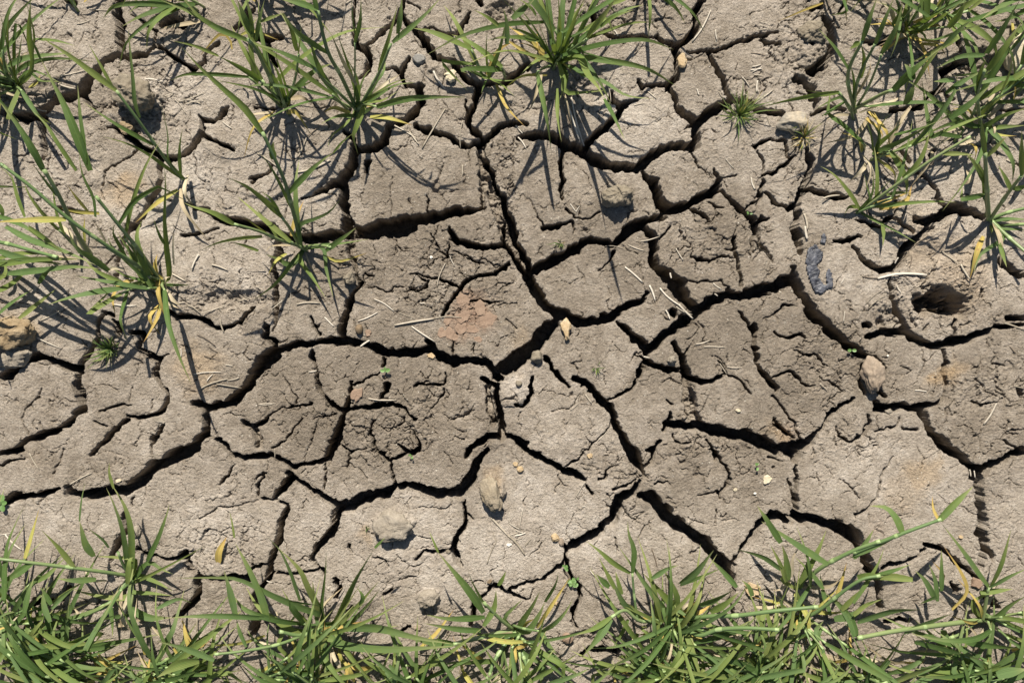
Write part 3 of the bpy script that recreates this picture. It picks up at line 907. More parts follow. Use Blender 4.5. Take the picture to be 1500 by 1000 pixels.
# every plant: label, base x, base y (photo pixels), height A, reach s, extra random (tillers, yellow leaves), leaves
# a leaf: tile, kind (s stem, l leaf, y yellow, d dry; capital = lies low), width mm : points
WHEAT = [
("single slanting wheat stalk rooted in the crack below the mound at upper left", 268, 263, 150, 150, 0, 1, """
A s 5 1070,1050 975,940 820,720 680,530
A l 11 680,530 560,440 400,320 240,220
A l 6 660,510 600,400 520,260
A l 7 820,690 790,600 780,480 765,330 750,160
A l 8 900,850 750,770 620,690 490,600
A l 7 960,970 860,900 740,840 600,800
A l 8 990,940 985,800 960,680 935,590
A l 7 1060,1040 1050,900 1060,800 1072,750
"""),
("sprawling wheat plant with long yellow-tipped leaves at left, rooted above the tan-stained plate", 236, 416, 170, 150, 6, 4, """
E s 6 840,690 740,540 620,390 500,240
A l 15 530,1000 480,870 430,740 380,620 330,520 240,350
A l 8 500,960 490,820 470,680 455,500
A l 8 450,1000 340,840 270,730 190,650
E l 9 620,390 700,270 780,215 830,190 900,225 1000,280
E s 6 840,690 700,590 560,500 360,360 160,190 0,70
E y 11 345,362 200,365 100,368 -40,378
E s 5 830,680 740,620 640,560 560,510
E l 10 885,660 870,500 860,350 865,200 860,80
E l 8 860,490 830,430 800,350
E Y 8 840,790 830,860 790,940 750,1005
E Y 8 700,680 630,700 590,770 605,870
E L 7 840,700 845,760 830,860
E L 8 840,700 740,680 640,650 570,600
E l 14 570,630 480,560 400,510 350,400
E L 9 640,690 560,660 490,620 440,560
E Y 8 520,330 400,320 300,300
E l 7 660,560 590,430 610,380
E l 9 500,350 490,250 430,120 410,-20
E d 7 555,480 530,430 490,370
E d 6 650,620 590,620 550,650
E D 6 850,790 900,810 940,830
E L 6 850,700 900,705 1000,705
E d 5 910,600 905,500 910,410
"""),
("wheat plant leaning in from the left edge with a sheaf of parallel leaves", -55, 365, 170, 190, 9, 4, """
E s 6 -180,500 -20,480 150,520 300,560
E l 12 -20,600 200,570 430,570
E l 12 -20,520 100,560 350,600
E l 12 40,645 200,630 380,610 520,620
E L 12 -20,740 60,700 150,620
E L 9 -10,860 60,800 180,720
E L 9 100,880 200,800 300,720
E l 10 -20,340 60,370 130,400 220,470
E l 12 150,400 250,470 350,550
E l 9 -20,570 100,540 280,545
E L 9 200,700 240,640 300,600
E L 8 -10,680 30,640 20,560
E l 9 -10,280 10,320 20,360
E l 12 30,400 160,470 340,530 500,600
"""),
("upright wheat stalk at left with one broad leaf reaching the left edge", 132, 372, 160, 120, 1, 1, """
E s 7 470,540 400,430 310,240 230,100
A l 13 255,985 190,870 110,740 0,600
E l 9 225,110 170,0 150,-60
E l 9 300,240 230,150 160,60
E L 7 130,350 90,240 60,140 0,90
E y 6 460,320 400,250 350,180
"""),
("dense dark wheat tuft in the top left corner", 20, 128, 190, 90, 18, 5, """
A l 9 180,430 190,300 200,200 150,0
A l 10 190,350 170,180 180,0
A l 8 100,500 60,350 30,200 0,80
A l 8 90,500 110,350 130,200
A l 8 180,430 230,470 340,480
A l 7 110,500 50,300 50,50
A L 6 200,230 330,240 440,270
A L 6 160,420 240,430 360,490
A l 7 240,350 220,300 180,220
"""),
("wheat tuft at upper left centre whose long leaves sweep to the upper left", 417, 157, 200, 110, 3, 2, """
B s 6 790,620 700,450 620,290 570,230
B l 10 570,240 400,170 250,80 60,0
B l 9 560,230 330,130 180,-20
B l 12 600,200 560,120 510,0
B l 8 740,580 600,520 480,490 380,470
B s 4 750,580 690,520 640,470
B l 11 640,470 600,440 500,380 400,330
B l 6 400,330 260,270 130,240
B l 8 790,600 740,480 650,340
B s 4 800,610 850,460 870,320
B l 7 870,320 885,200 880,100
B l 9 860,300 830,180 770,70
B l 8 820,590 780,450 740,330 745,220
B l 8 800,600 750,430 700,350
B L 7 840,520 900,500 980,460
B Y 6 480,290 470,240 410,200 290,330
B l 8 620,240 640,120 670,0
B l 9 600,220 590,100 560,-20
B l 6 640,130 720,100 780,80
B D 5 790,640 840,660 920,690
"""),
("fanned wheat tuft at upper centre left with green leaves both sides", 521, 160, 190, 110, 3, 1, """
C s 6 480,620 400,450 320,300 260,60
C l 9 260,60 230,-50
C l 12 260,60 150,20 40,-5
C l 10 320,310 240,260 130,180 50,60
C s 5 450,600 370,530 300,470 240,400
C l 10 240,400 120,340 0,290 -100,260
C l 9 300,460 250,350 210,220
C l 8 500,600 470,480 430,350 370,180
C d 8 490,500 420,380 340,200
C l 8 500,560 480,430 400,300
C s 3 490,600 480,400 480,250
C l 8 480,250 510,120 515,-10
C l 4 480,200 465,80 460,-20
C s 5 550,590 620,430 690,260
C l 9 620,420 680,220 730,30
C l 10 700,250 800,170 890,90 980,-10
C l 9 730,200 745,100 755,-20
C l 8 590,560 700,490 800,460
C L 7 600,570 720,500 830,485
C L 7 560,600 640,590 740,530
C L 12 480,680 400,680 330,700 280,730
C L 10 480,680 560,640 640,600
C L 6 460,690 400,750 340,800 320,870
C L 7 510,520 540,440 580,400
C Y 5 520,620 600,620 640,590
"""),
("wheat plant rooted beside the long level crack at left centre, leaves in all directions", 441, 364, 190, 130, 1, 1, """
F s 6 620,700 600,600 570,480 530,340 470,200 400,50
B l 12 655,775 560,640 430,520 330,430 250,350 180,270
F l 12 465,205 455,150 465,105
F l 11 545,400 640,300 740,210 800,170
F l 4 800,170 850,110 910,60
F l 9 570,490 500,340 430,220 370,160
F l 9 610,580 700,540 780,500 840,430
F s 5 610,690 560,600 510,530
F l 11 510,530 440,460 370,400 300,350 210,310
F l 8 500,520 450,430 400,390
F L 7 490,650 440,570 390,510 360,470
F s 5 600,690 500,660 380,610 240,570
F l 10 240,570 130,510 0,470 -40,450
F l 7 400,640 270,650 150,675 50,720
F y 4 480,660 380,590 270,510
F L 7 380,720 300,690 220,670
F s 5 630,700 720,690 790,700
F l 10 760,720 840,660 930,590
F L 8 700,695 850,680 1000,655
F L 9 740,700 760,820 800,980
F L 10 610,770 680,870 760,990
F L 13 560,800 500,770 420,740
F L 9 620,740 560,800 480,900 350,1000
F D 5 560,690 490,690 440,700 410,740
F D 4 640,720 680,820 730,860
"""),
("big thick wheat clump at the top edge, centre, with dry stalks under it", 816, 93, 200, 80, 12, 5, """
D L 10 580,400 600,470 560,580
D L 8 545,520 550,700 570,830
D l 15 670,340 720,430 790,520 820,580
D l 7 820,580 880,690 940,820
D L 10 640,400 700,440 820,480 950,560 1110,580
D l 8 700,310 800,340 900,380 960,450
D D 8 450,420 440,480 400,610 370,660
D L 10 510,330 440,350 380,390 330,440
D l 9 440,240 320,220 220,220 130,240
D l 10 410,330 250,300 100,340 0,390
D s 5 560,360 650,280 720,230
D l 13 720,220 790,130 890,-10
D l 9 800,160 880,100 990,60
D l 9 540,340 510,200 490,60 480,-40
D l 9 550,340 560,150 550,-30
D l 11 580,300 640,130 710,-20
D l 9 600,260 660,120 740,0
D l 9 480,290 400,150 300,20
D l 9 460,270 350,130 230,0
D l 11 500,310 440,150 400,20
D l 7 420,230 330,180 270,170
D l 12 280,110 350,50 410,0
D l 9 250,260 250,150 230,50
D l 6 620,220 700,180 770,120
D l 8 200,150 130,100 60,60
D l 9 420,90 380,40 300,-20
D L 9 600,330 640,290 720,270
"""),
("small slim wheat seedling left of the big top clump", 714, 117, 120, 80, 2, 0, """
D l 9 140,460 210,280 250,100
D l 5 140,450 130,300 135,170
D L 8 140,460 80,440 20,410
D L 7 150,460 220,500 300,570
D L 6 130,470 110,520 100,550
D l 6 130,450 60,420 30,380
D L 5 150,465 230,475 300,470
"""),
("tall wheat tuft at upper right with blue-green upright leaves, beside the brown dried tuft", 1249, 165, 190, 110, 2, 4, """
G s 6 270,750 290,520 390,280
G l 12 390,280 430,150 490,-10
G l 13 290,470 200,330 90,200
G s 5 320,740 370,520 480,300
G l 9 480,300 540,150 610,-20
G l 12 330,740 330,560 310,450
G s 4 340,720 430,600 520,380
G l 10 520,370 620,200 670,20
G L 6 230,640 130,640 0,620
G L 7 250,670 160,700 70,750
G s 6 360,750 520,650 600,620
G l 16 600,620 760,470 940,320
G l 9 940,320 1060,200 1160,130
G l 13 740,550 710,480 680,440
G l 15 680,720 720,640 750,570
G l 10 370,290 330,320 300,340
G l 10 380,540 400,400 380,300
G D 6 320,790 220,790 130,830
G l 8 750,580 830,450 930,330
"""),
("wheat tuft at right with rust-tinged base and leaves sweeping right", 1280, 225, 150, 100, 3, 5, """
H l 9 460,200 490,80 440,0
H l 10 470,190 600,140 750,60 850,0
H L 9 500,180 560,190 640,240
H l 10 480,150 560,80 640,0
H l 7 450,190 430,60 400,-20
H l 8 480,130 500,20 560,-60
H l 9 590,80 760,40 900,-20
"""),
("long-stalked wheat plant above the navy scrap, its stem slanting up to the right", 1258, 311, 150, 170, 1, 0, """
H s 5 360,590 540,460 650,380 850,240 1100,90
H l 10 650,370 740,280 790,190 830,50
H l 10 320,510 240,400 170,330 100,290
H l 7 430,520 410,430 390,340
H l 6 430,500 450,430 450,320
H L 7 540,480 620,465 700,470
H L 7 370,600 480,660 600,720 740,800
H L 7 510,670 520,740 515,820
H L 8 350,560 290,560 260,610
H l 5 440,520 520,430 580,370
H l 8 910,205 1010,205 1130,215
H l 12 960,-30 1100,-130 1230,-250
"""),
("wheat plant rooted in the wide crack near the right edge, three thick stems", 1449, 322, 190, 130, 2, 1, """
H s 7 1220,640 1205,400 1195,200
H l 10 1195,200 1180,80 1175,-20
H l 9 1210,220 1290,140 1340,90
H l 10 1190,400 1130,280 1070,210
H l 8 1190,490 1060,490 1000,500
H s 6 1230,640 1340,480 1440,350
H l 10 1440,350 1440,200 1440,50
H l 10 1370,450 1320,350 1280,280
H l 9 1380,440 1440,430 1500,400
H S 6 1235,640 1340,600 1500,560
H L 9 1250,650 1350,640 1500,645
H S 6 1235,650 1350,760 1500,890
H L 10 1320,760 1180,860 1140,930 1120,1000
H L 8 1290,800 1320,900 1340,960
H L 7 1235,680 1240,740
H L 8 1280,700 1400,710 1500,715
"""),
("thick yellow-based wheat tuft near the top right corner", 1326, 46, 190, 80, 10, 14, """
G l 10 600,180 640,100 670,-20
G l 9 700,180 760,80 800,-20
G l 10 720,200 880,110 1000,30
G l 8 640,100 560,40 500,20
G l 10 750,230 960,100 1100,-10
G l 12 980,190 1060,100 1100,0
G l 9 760,260 900,270 1100,200 1280,150
G l 8 800,230 830,280 860,300
G Y 7 620,200 560,140 480,130
"""),
("spreading wheat plant at the right edge with long crossing leaves", 1434, 182, 190, 140, 4, 5, """
G s 6 1200,860 1180,650 1230,480
G l 17 1240,370 1350,200 1480,-10
G l 13 1250,480 1370,330 1500,130
G l 9 1230,380 1060,390 900,470
G l 14 1170,640 1190,520 1240,400
G l 10 1200,890 1350,800 1530,740
G l 9 1150,860 1050,770 950,780
G l 9 1200,870 1000,850 820,930
G l 8 1210,780 1330,680 1480,600
G l 10 960,640 1080,560 1230,480
G L 10 1250,880 1380,870 1520,860
G l 9 1140,870 1000,800 900,840
G Y 8 1240,900 1330,930 1450,935
G l 9 1020,550 900,560 880,560
G l 9 1330,660 1400,500 1420,400
"""),
("bright broad-leaved wheat plant cut off by the top right corner", 1520, 20, 200, 120, 5, 4, """
G l 18 1480,-10 1320,60 1210,130
G l 10 1540,60 1400,130 1290,150
G l 12 1530,150 1440,250 1400,300
"""),
("wheat plant at lower left rooted above the bottom mass, blue-green leaves pointing up", 192, 848, 130, 120, 2, 2, """
I s 5 600,520 560,450 540,400
I l 9 580,430 560,300 520,180 485,105
I l 13 605,430 600,300 570,190 510,90
I l 5 520,110 500,40 500,-10
I l 10 675,440 720,350 760,240 775,180
I l 10 680,450 740,480 790,500
I l 9 620,440 540,425 430,420
I l 12 430,420 390,360 365,260
I l 5 365,260 375,160 390,80
I s 6 600,510 430,485 150,450 -20,430
I l 10 340,470 270,380 190,300
I l 12 150,450 60,510 -20,550
I y 9 115,430 140,350 180,200
I l 7 500,380 470,340 400,290
I l 10 440,525 330,530 260,520
I L 10 600,600 500,610 400,590 330,570
I L 14 600,660 680,700 780,700
I L 8 600,580 700,590 790,600
I L 9 640,510 720,540 790,580
I S 6 600,510 605,600 590,680
I L 9 505,620 515,720 515,790
I L 8 590,690 500,700 450,720
I S 7 560,580 520,620 410,680 300,730
I l 8 235,660 290,600 360,550
I l 9 235,640 200,580 180,560
I l 12 20,620 30,400 60,300 110,190
I l 9 230,720 200,640 200,560
I l 9 110,680 130,590 155,520
"""),
("wheat plant at bottom left centre with one very long leaf lying to the left", 475, 914, 140, 130, 4, 2, """
J l 11 870,650 740,600 600,540 480,480 380,450 100,450
J s 4 870,700 740,690 580,670
J l 13 580,670 550,560 480,400 410,270
J l 4 405,240 395,170 380,100
J l 12 410,640 380,520 350,410
J l 9 470,810 430,720 415,660
J l 10 580,660 400,650 200,650 60,660
J l 9 750,570 700,420 640,300 570,230
J l 12 860,640 790,500 740,400 630,290
J l 9 870,640 830,570 815,470
J l 6 860,600 880,420 885,310
J s 7 900,770 760,750 640,730
J s 5 880,760 660,790 470,830 300,850
J l 10 300,880 150,820 0,780
J L 18 875,690 870,800 885,1000
J l 17 220,880 120,900 0,970
J l 7 0,610 110,560 180,580
K l 14 160,650 220,520 280,400 380,240
K l 5 380,240 410,210 440,180
K l 11 230,660 330,570 410,470
K l 9 300,560 310,510 280,460
K l 17 150,680 400,690 600,740 820,780
K l 14 160,770 400,810 700,800 830,790
K l 10 0,720 200,770 370,830
K L 9 80,720 40,560 30,430
"""),
("wheat plant at bottom centre with a yellow leaf at its heart", 754, 922, 140, 110, 5, 1, """
L l 13 400,530 330,420 230,290 100,130
L l 4 100,130 70,60 40,-10
L l 7 420,500 330,330 290,230
L l 11 400,620 470,500 485,380
L l 8 540,570 600,500 660,440
L l 10 670,570 730,480 775,390
L l 12 700,650 770,550 810,460
L l 8 810,460 880,340 900,260
L s 6 600,640 520,580 400,460
L Y 14 610,640 680,600 740,570
L l 7 500,350 530,300 550,255
L l 10 410,560 280,570 150,570 20,545
L l 10 380,650 230,640 0,600
L S 8 590,650 400,690 200,740
L L 15 200,740 80,730 -100,700
L L 8 600,680 590,820 560,1000
L S 6 605,660 680,860 720,1000
L L 12 640,780 750,850 870,890
L L 12 830,790 920,880 1060,960
L L 9 780,650 830,740 900,820
L S 7 600,660 480,840 440,950
L L 16 100,840 160,900 210,960
L L 12 470,850 330,860 200,880
L L 10 540,740 530,850 500,980
L L 10 800,880 790,940 780,1010
"""),
("bushy wheat plant at bottom, right of centre, with two narrow leaves pointing left", 985, 908, 150, 120, 9, 5, """
M s 4 400,650 380,500 370,380
M l 9 370,380 380,250 350,160 345,90
M l 9 360,380 260,320 190,260 110,200
M l 7 270,470 220,370 180,290
M l 8 310,500 290,430 275,370
M s 6 600,640 420,650 330,590 250,630
M l 9 250,630 160,690 50,730
M l 13 250,640 180,740 90,850
M l 11 440,650 370,600 310,530 240,380
M l 14 640,610 550,510 430,380
M l 13 620,530 590,440 540,350
M l 15 640,440 730,370 830,250
M l 6 640,450 760,400 880,350
M l 9 480,410 560,360 630,335
M L 9 345,640 320,700 260,800
M L 14 390,830 410,900 460,940
M L 10 400,720 380,780 360,870
M l 14 750,560 850,520 950,470
M l 12 810,600 900,550 970,490
M s 7 600,650 800,625 962,620 1160,595 1420,570
M s 7 620,700 740,730 850,700 1000,690 1200,700
M l 10 830,710 780,650 750,610
M Y 11 690,710 740,740 790,780
M l 9 960,460 880,370 810,300
M l 10 240,460 200,420 165,385
M l 9 640,650 690,720 720,790
M l 8 600,580 700,640 740,680
"""),
("wheat plant at lower right with a dark pointed leaf in front of the curved crack", 1170, 905, 130, 120, 5, 4, """
N l 8 430,430 400,340 340,220
N l 12 440,420 430,300 405,220
N d 7 460,400 465,300 500,240
N l 10 500,440 560,350 620,230 655,140
N l 10 400,360 300,290 150,245
N l 11 665,330 550,260 400,160 290,90
N l 11 400,210 320,80 265,0
N l 8 640,470 560,370 480,290
N l 12 505,560 480,470 480,380
N Y 8 700,540 740,430 770,320
N l 13 700,640 800,620 890,560
N l 5 890,560 930,540 962,530
N l 10 740,590 800,530 880,450
N L 9 680,620 640,500 620,380
N l 14 820,740 800,660 740,570 650,490
N L 12 480,690 540,670 600,660
N l 9 400,560 430,480 440,430
N l 8 240,510 220,460 180,420
N s 6 500,640 600,600 830,430 962,395
N l 14 830,400 900,400 990,395
N l 9 290,650 310,590 320,560
N Y 7 380,690 450,640 530,610
N L 8 250,740 350,780 470,800
N l 9 620,760 600,700 640,650
N D 6 250,570 340,575 440,540
"""),
("wheat stalk crossing the bright plate at lower right, with a folded drooping leaf", 1170, 852, 150, 150, 2, 1, """
N s 7 500,440 580,385 660,330 820,250 962,200
O l 13 0,370 120,320 240,270
O s 6 0,365 240,270 430,200
O l 12 420,205 500,120 585,40
O l 12 240,270 210,200 160,145 80,135
O y 5 420,210 390,150 385,85
O l 12 290,495 160,480 0,500
O l 7 0,610 60,520 120,420 150,340
O l 8 0,670 60,620 140,590
O l 10 0,390 50,330 100,250
O l 7 120,470 200,450 280,420
"""),
("wheat plant at the lower right corner with a curled yellow-green leaf arching over a crack", 1440, 905, 140, 130, 5, 3, """
O s 6 630,700 660,530
O l 11 660,530 600,450 530,350 430,220
O l 13 665,535 720,420 770,250
O y 9 480,640 550,560 530,470 440,330
O s 8 630,690 240,740 20,780
O s 8 640,690 833,690
O l 15 250,750 380,700 480,660
O l 14 20,700 180,650 330,640
O l 13 680,690 760,620 850,570
O l 7 670,530 760,480 850,440
O l 10 400,590 350,500 300,450
O l 8 410,600 400,500 370,420
O l 8 430,550 430,450 430,350
O l 10 620,560 700,550 780,540
O L 15 440,740 460,860 460,940
O l 17 700,960 770,945 850,930
O l 12 550,800 700,820 850,830
O l 9 300,800 500,850 660,900
O l 15 210,990 300,950 420,910
O Y 9 665,880 640,930 610,970
O l 8 400,580 350,600 320,615
O l 9 580,610 640,570 700,545
O S 5 640,720 500,770 300,800
"""),
]

def zprof(d, A, s): return A * (1 - math.exp(-d / s))

def make_wheat(idx, label, bx, by, A, s, ntil, nyel, txt):
    rng = random.Random(100 + idx)
    g0 = W(bx, by); gz = ground_z(g0.x, g0.y) if abs(bx - 750) < 800 else 0
    if by < 500: A, s = A * 1.4, s * 1.1
    root = empty('wheat_plant', (g0.x, g0.y, gz - .004), label, 'wheat plant', 'young wheat plants growing in the cracked soil')
    for line in txt.strip().split('\n'):
        t, kind, w, *ps = line.split()
        ox, oy, sc = TILE[t]
        P = [(ox + float(a) / sc, oy + float(b_) / sc) for a, b_ in (p.split(',') for p in ps)]
        low = kind.isupper(); k = kind.lower(); w = float(w) / 1000
        w *= (.84 if by < 500 else .95) if k != 's' else 1
        f = .34 if low else 1.0
        L = 0; pts = []
        dr = rng.uniform(.05, .28) if k != 's' else 0
        tot = sum(math.dist(P[i], P[i + 1]) for i in range(len(P) - 1))
        # a stem or leaf that starts near the root grows out of it
        if math.dist(P[0], (bx, by)) < 36 and k in 'sl' and math.dist(P[0], (bx, by)) > 9: P = [(bx + rng.uniform(-4, 4), by + rng.uniform(-3, 3))] + (P[1:] if k == 's' else P)
        for i, p in enumerate(P):
            if i: L += math.dist(P[i - 1], p)
            d = math.dist(p, (bx, by))
            z = f * zprof(d, A, s) - dr * max(0, L - tot * .35) * (1 if not low else .5)
            z = max(z, 5 + (4 if i == len(P) - 1 else 6)) if d > 12 else max(z, -3)
            pts.append(W(p[0], p[1], z / 1000))
        if k == 's':
            jt = [.02, .5, .98] if tot > 60 else [.97]
            tube('stem', pts, [w * .48, w * .45, w * .36], [STEM, JOINT], root, joints=jt, n=max(8, int(tot / 5)))
        else:
            blade(root, pts, w, rng, {'l': GREEN, 'y': YELLOW, 'd': DRY}[k], 'leaf' if k == 'l' else 'yellow_leaf' if k == 'y' else 'dry_leaf')
    out = Vector((bx - 750, 500 - by, 0)).normalized()
    nyel += 2
    fill(root, Vector((g0.x, g0.y, gz)), rng, ntil, nyel, out * .25, A / 1000 * (.55 if by < 500 else .8), .025)
    return root

def fill(root, base, rng, ntil, nyel, lean, hgt, spread=.08, low=.0, wk=1.0):
    """further tillers of a plant, each a stem with its leaves"""
    for i in range(ntil):
        a = rng.uniform(0, 2 * math.pi)
        d = Vector((math.cos(a), math.sin(a), 0)) * rng.uniform(.1, .75) + lean + Vector((0, 0, rng.uniform(.75, 1.4) * (1 - low)))
        d.normalize(); Ls = hgt * rng.uniform(.25, .6)
        b0 = base + Vector((rng.gauss(0, .008), rng.gauss(0, .006), 0))
        side = Vector((d.x, d.y, 0))
        tip = b0 + d * Ls + side * Ls * .25; tip.z = max(tip.z, base.z + .012)
        mid = b0 + d * Ls * .5
        tube('stem', [b0, mid, tip], [.0023, .0019, .0015], [STEM, JOINT], root, joints=[.5, .96], n=9, sides=6)
        for j in range(rng.choice((1, 2, 2, 3))):
            st = tip if j == 0 else b0.lerp(mid, .5).lerp(tip, rng.uniform(.1, .8))
            a2 = math.atan2(d.y, d.x) + (rng.gauss(0, .5) if j == 0 else rng.uniform(-2, 2))
            Lf = rng.uniform(.08, .19) * (.8 if hgt < .15 else 1)
            h = Vector((math.cos(a2), math.sin(a2), 0))
            up = rng.uniform(.2, .9) * (1 - low * .6)
            p1 = st + h * Lf * .35 + Vector((0, 0, up * Lf * .4)); p2 = st + h * Lf * .7 + Vector((0, 0, up * Lf * .5))
            p3 = st + h * Lf + Vector((0, 0, up * Lf * .5 - rng.uniform(.0, .35) * Lf))
            if rng.random() < .25: p2 = p1.lerp(p2, .35); p3 = p2 + Vector((rng.gauss(0, .5), rng.gauss(0, .5), -.5)) * Lf * .5
            for p in (p1, p2, p3): p.z = max(p.z, base.z + .008)
            blade(root, [st, p1, p2, p3], rng.uniform(.0055, .0105) * wk, rng, GREEN, 'leaf')
    for i in range(nyel):
        a = rng.uniform(0, 2 * math.pi); Lf = rng.uniform(.03, .08)
        h = Vector((math.cos(a), math.sin(a), 0)); st = base + h * .01 + Vector((rng.gauss(0, spread / 2), rng.gauss(0, spread / 3), .006))
        pp = [st, st + h * Lf * .5 + Vector((0, 0, rng.uniform(.005, .03))), st + h * Lf + Vector((rng.gauss(0, .01), rng.gauss(0, .01), .002))]
        y = rng.random() < .55
        blade(root, pp, rng.uniform(.004, .009), rng, YELLOW if y else DRY, 'yellow_leaf' if y else 'dry_leaf')

for i, w_ in enumerate(WHEAT): make_wheat(i, *w_)

# the dense row along the bottom edge
ROW = [
(-10, 905, 10, "wheat plant at the left end of the bottom row, leaves over the left edge", .35),
(60, 962, 12, "wheat plant in the bottom left corner, leaning right over fallen leaves", .3),
(130, 1000, 12, "second wheat plant along the bottom edge from the left corner", -.2),
(215, 975, 10, "wheat plant in the bottom row under the blue-green leafed plant at lower left", .3),
(300, 1015, 9, "wheat plant on the bottom edge below the short crack ending at lower left", -.3),
(385, 990, 7, "wheat plant in the bottom row just left of the long-leaved plant", .4),
(470, 1005, 11, "wheat plant on the bottom edge directly below the long-leaved plant", .1),
(560, 1010, 9, "wheat plant on the bottom edge between the two big bottom centre plants, left one", .3),
(640, 1022, 7, "wheat plant on the bottom edge between the two big bottom centre plants, right one", -.3),
(735, 1010, 7, "wheat plant on the bottom edge below the plant with the yellow heart", 0),
(955, 1015, 5, "wheat plant on the bottom edge right of the bare gap at bottom centre", .3),
(1000, 975, 12, "wheat plant low in the bushy mass at bottom right of centre, left of two", -.2),
(1075, 1000, 12, "wheat plant low in the bushy mass at bottom right of centre, right of two", .3),
(1145, 975, 11, "wheat plant with yellow leaves along the bottom, below the dark pointed leaf", -.3),
(1225, 1012, 9, "wheat plant on the bottom edge below the curved crack's lower end", .3),
(1310, 1000, 7, "wheat plant on the bottom edge under the folded drooping leaf", -.3),
(1395, 1012, 7, "wheat plant on the bottom edge second from the right corner", .3),
(1475, 980, 9, "wheat plant filling the bottom right corner", -.4),
]
for i, (bx, by, nt_, lab, lx_) in enumerate(ROW):
    rng = random.Random(700 + i)
    g0 = W(bx, by + 6); gz = ground_z(g0.x, g0.y)
    root = empty('wheat_plant', (g0.x, g0.y, gz - .004), lab, 'wheat plant', 'young wheat plants growing in the cracked soil')
    fill(root, Vector((g0.x, g0.y, gz)), rng, nt_ + 11, 16, Vector((lx_ * 2.2, -.05, 0)), .135, .13, .6, .95)
TOPS = [
(610 - 235, -15, 8, "wheat plant on the top edge behind the sweeping leaves at upper left centre", .2, .15),
(290, 12, 4, "short wheat plant at the top edge left of the sweeping leaves", -.2, .10),
(1385, 8, 6, "wheat plant at the top edge between the yellow-based tuft and the right corner", .2, .15),
(1215, -20, 3, "wheat plant cut by the top edge right of the churned soil", .3, .13),
(1490, 150, 3, "wheat plant on the right edge below the large pale stone", .2, .13),
(1400, 205, 2, "low wheat plant among the crossing leaves at right", -.2, .12),
(940, -12, 3, "sparse wheat plant cut by the top edge right of the big clump", .0, .10),
(112, 2, 2, "thin wheat seedling at the top edge above the crack at upper left", -.1, .06),
(60, 1062, 6, "wheat plant just below the frame at bottom left", .2, .12),
(1180, 1062, 6, "wheat plant just below the frame at bottom right", -.2, .12),
]
for i, (bx, by, nt_, lab, lx_, hg) in enumerate(TOPS):
    rng = random.Random(900 + i)
    g0 = W(bx, by); gz = ground_z(g0.x, g0.y)
    root = empty('wheat_plant', (g0.x, g0.y, gz - .004), lab, 'wheat plant', 'young wheat plants growing in the cracked soil')
    fill(root, Vector((g0.x, g0.y, gz)), rng, nt_, 3, Vector((lx_, .15 if by < 500 else -.1, 0)), hg, .06)

# ---------------------------------------------------------------- fine-leaved grass tufts and broad-leaved seedlings
TUFTS = [
(1082, 170, 42, 80, GREEN, 'green fine-leaved grass tuft growing beside the thick crack at upper right', .0022),
(1178, 202, 30, 60, DRY, 'brown half-dried grass tuft below the rounded stone at upper right', .0018),
(164, 511, 30, 55, GREEN, 'flat dark green grass tuft at left centre below the yellow drooping leaf', .0026),
(822, 356, 13, 18, GREEN, 'tiny grass tuft on the edge of the crack above the centre', .0014),
(873, 539, 14, 14, GREEN, 'tiny sparse grass tuft in the middle of the plate right of the bone-shaped stone', .0014),
(537, 774, 8, 12, GREEN, 'tiny green grass sprout left of the large clod at lower centre left', .0018),
]
for i, (x, y, r, n, mt, lab, w) in enumerate(TUFTS):
    rng = random.Random(40 + i); g0 = W(x, y); gz = ground_z(g0.x, g0.y)
    root = empty('grass_tuft', (g0.x, g0.y, gz), lab, 'grass tuft', 'small grass tufts between the wheat')
    for k in range(n):
        a = rng.gauss(1.2 + i, 1.5); L = r / 1000 * rng.uniform(.3, 1.1) * (1.1 if math.cos(a - 1.2 - i) > 0 else .75); e = rng.uniform(.25, 1.3)
        h = Vector((math.cos(a), math.sin(a), 0)); b0 = Vector((g0.x, g0.y, gz)) + h * rng.uniform(0, r / 3000)
        p1 = b0 + h * L * .5 * math.cos(e) + Vector((0, 0, L * .5 * math.sin(e) + .002))
        p2 = b0 + h * L * (.4 + .6 * math.cos(e)) + Vector((rng.gauss(0, .16) * L, rng.gauss(0, .16) * L, L * .7 * math.sin(e) + .002))
        blade(root, [b0, p1, p2], w * rng.uniform(.7, 1.3), rng, YELLOW if (mt is DRY and rng.random() < .3) or rng.random() < .06 else (GREEN if mt is DRY and rng.random() < .3 else mt), 'leaf', n=5)

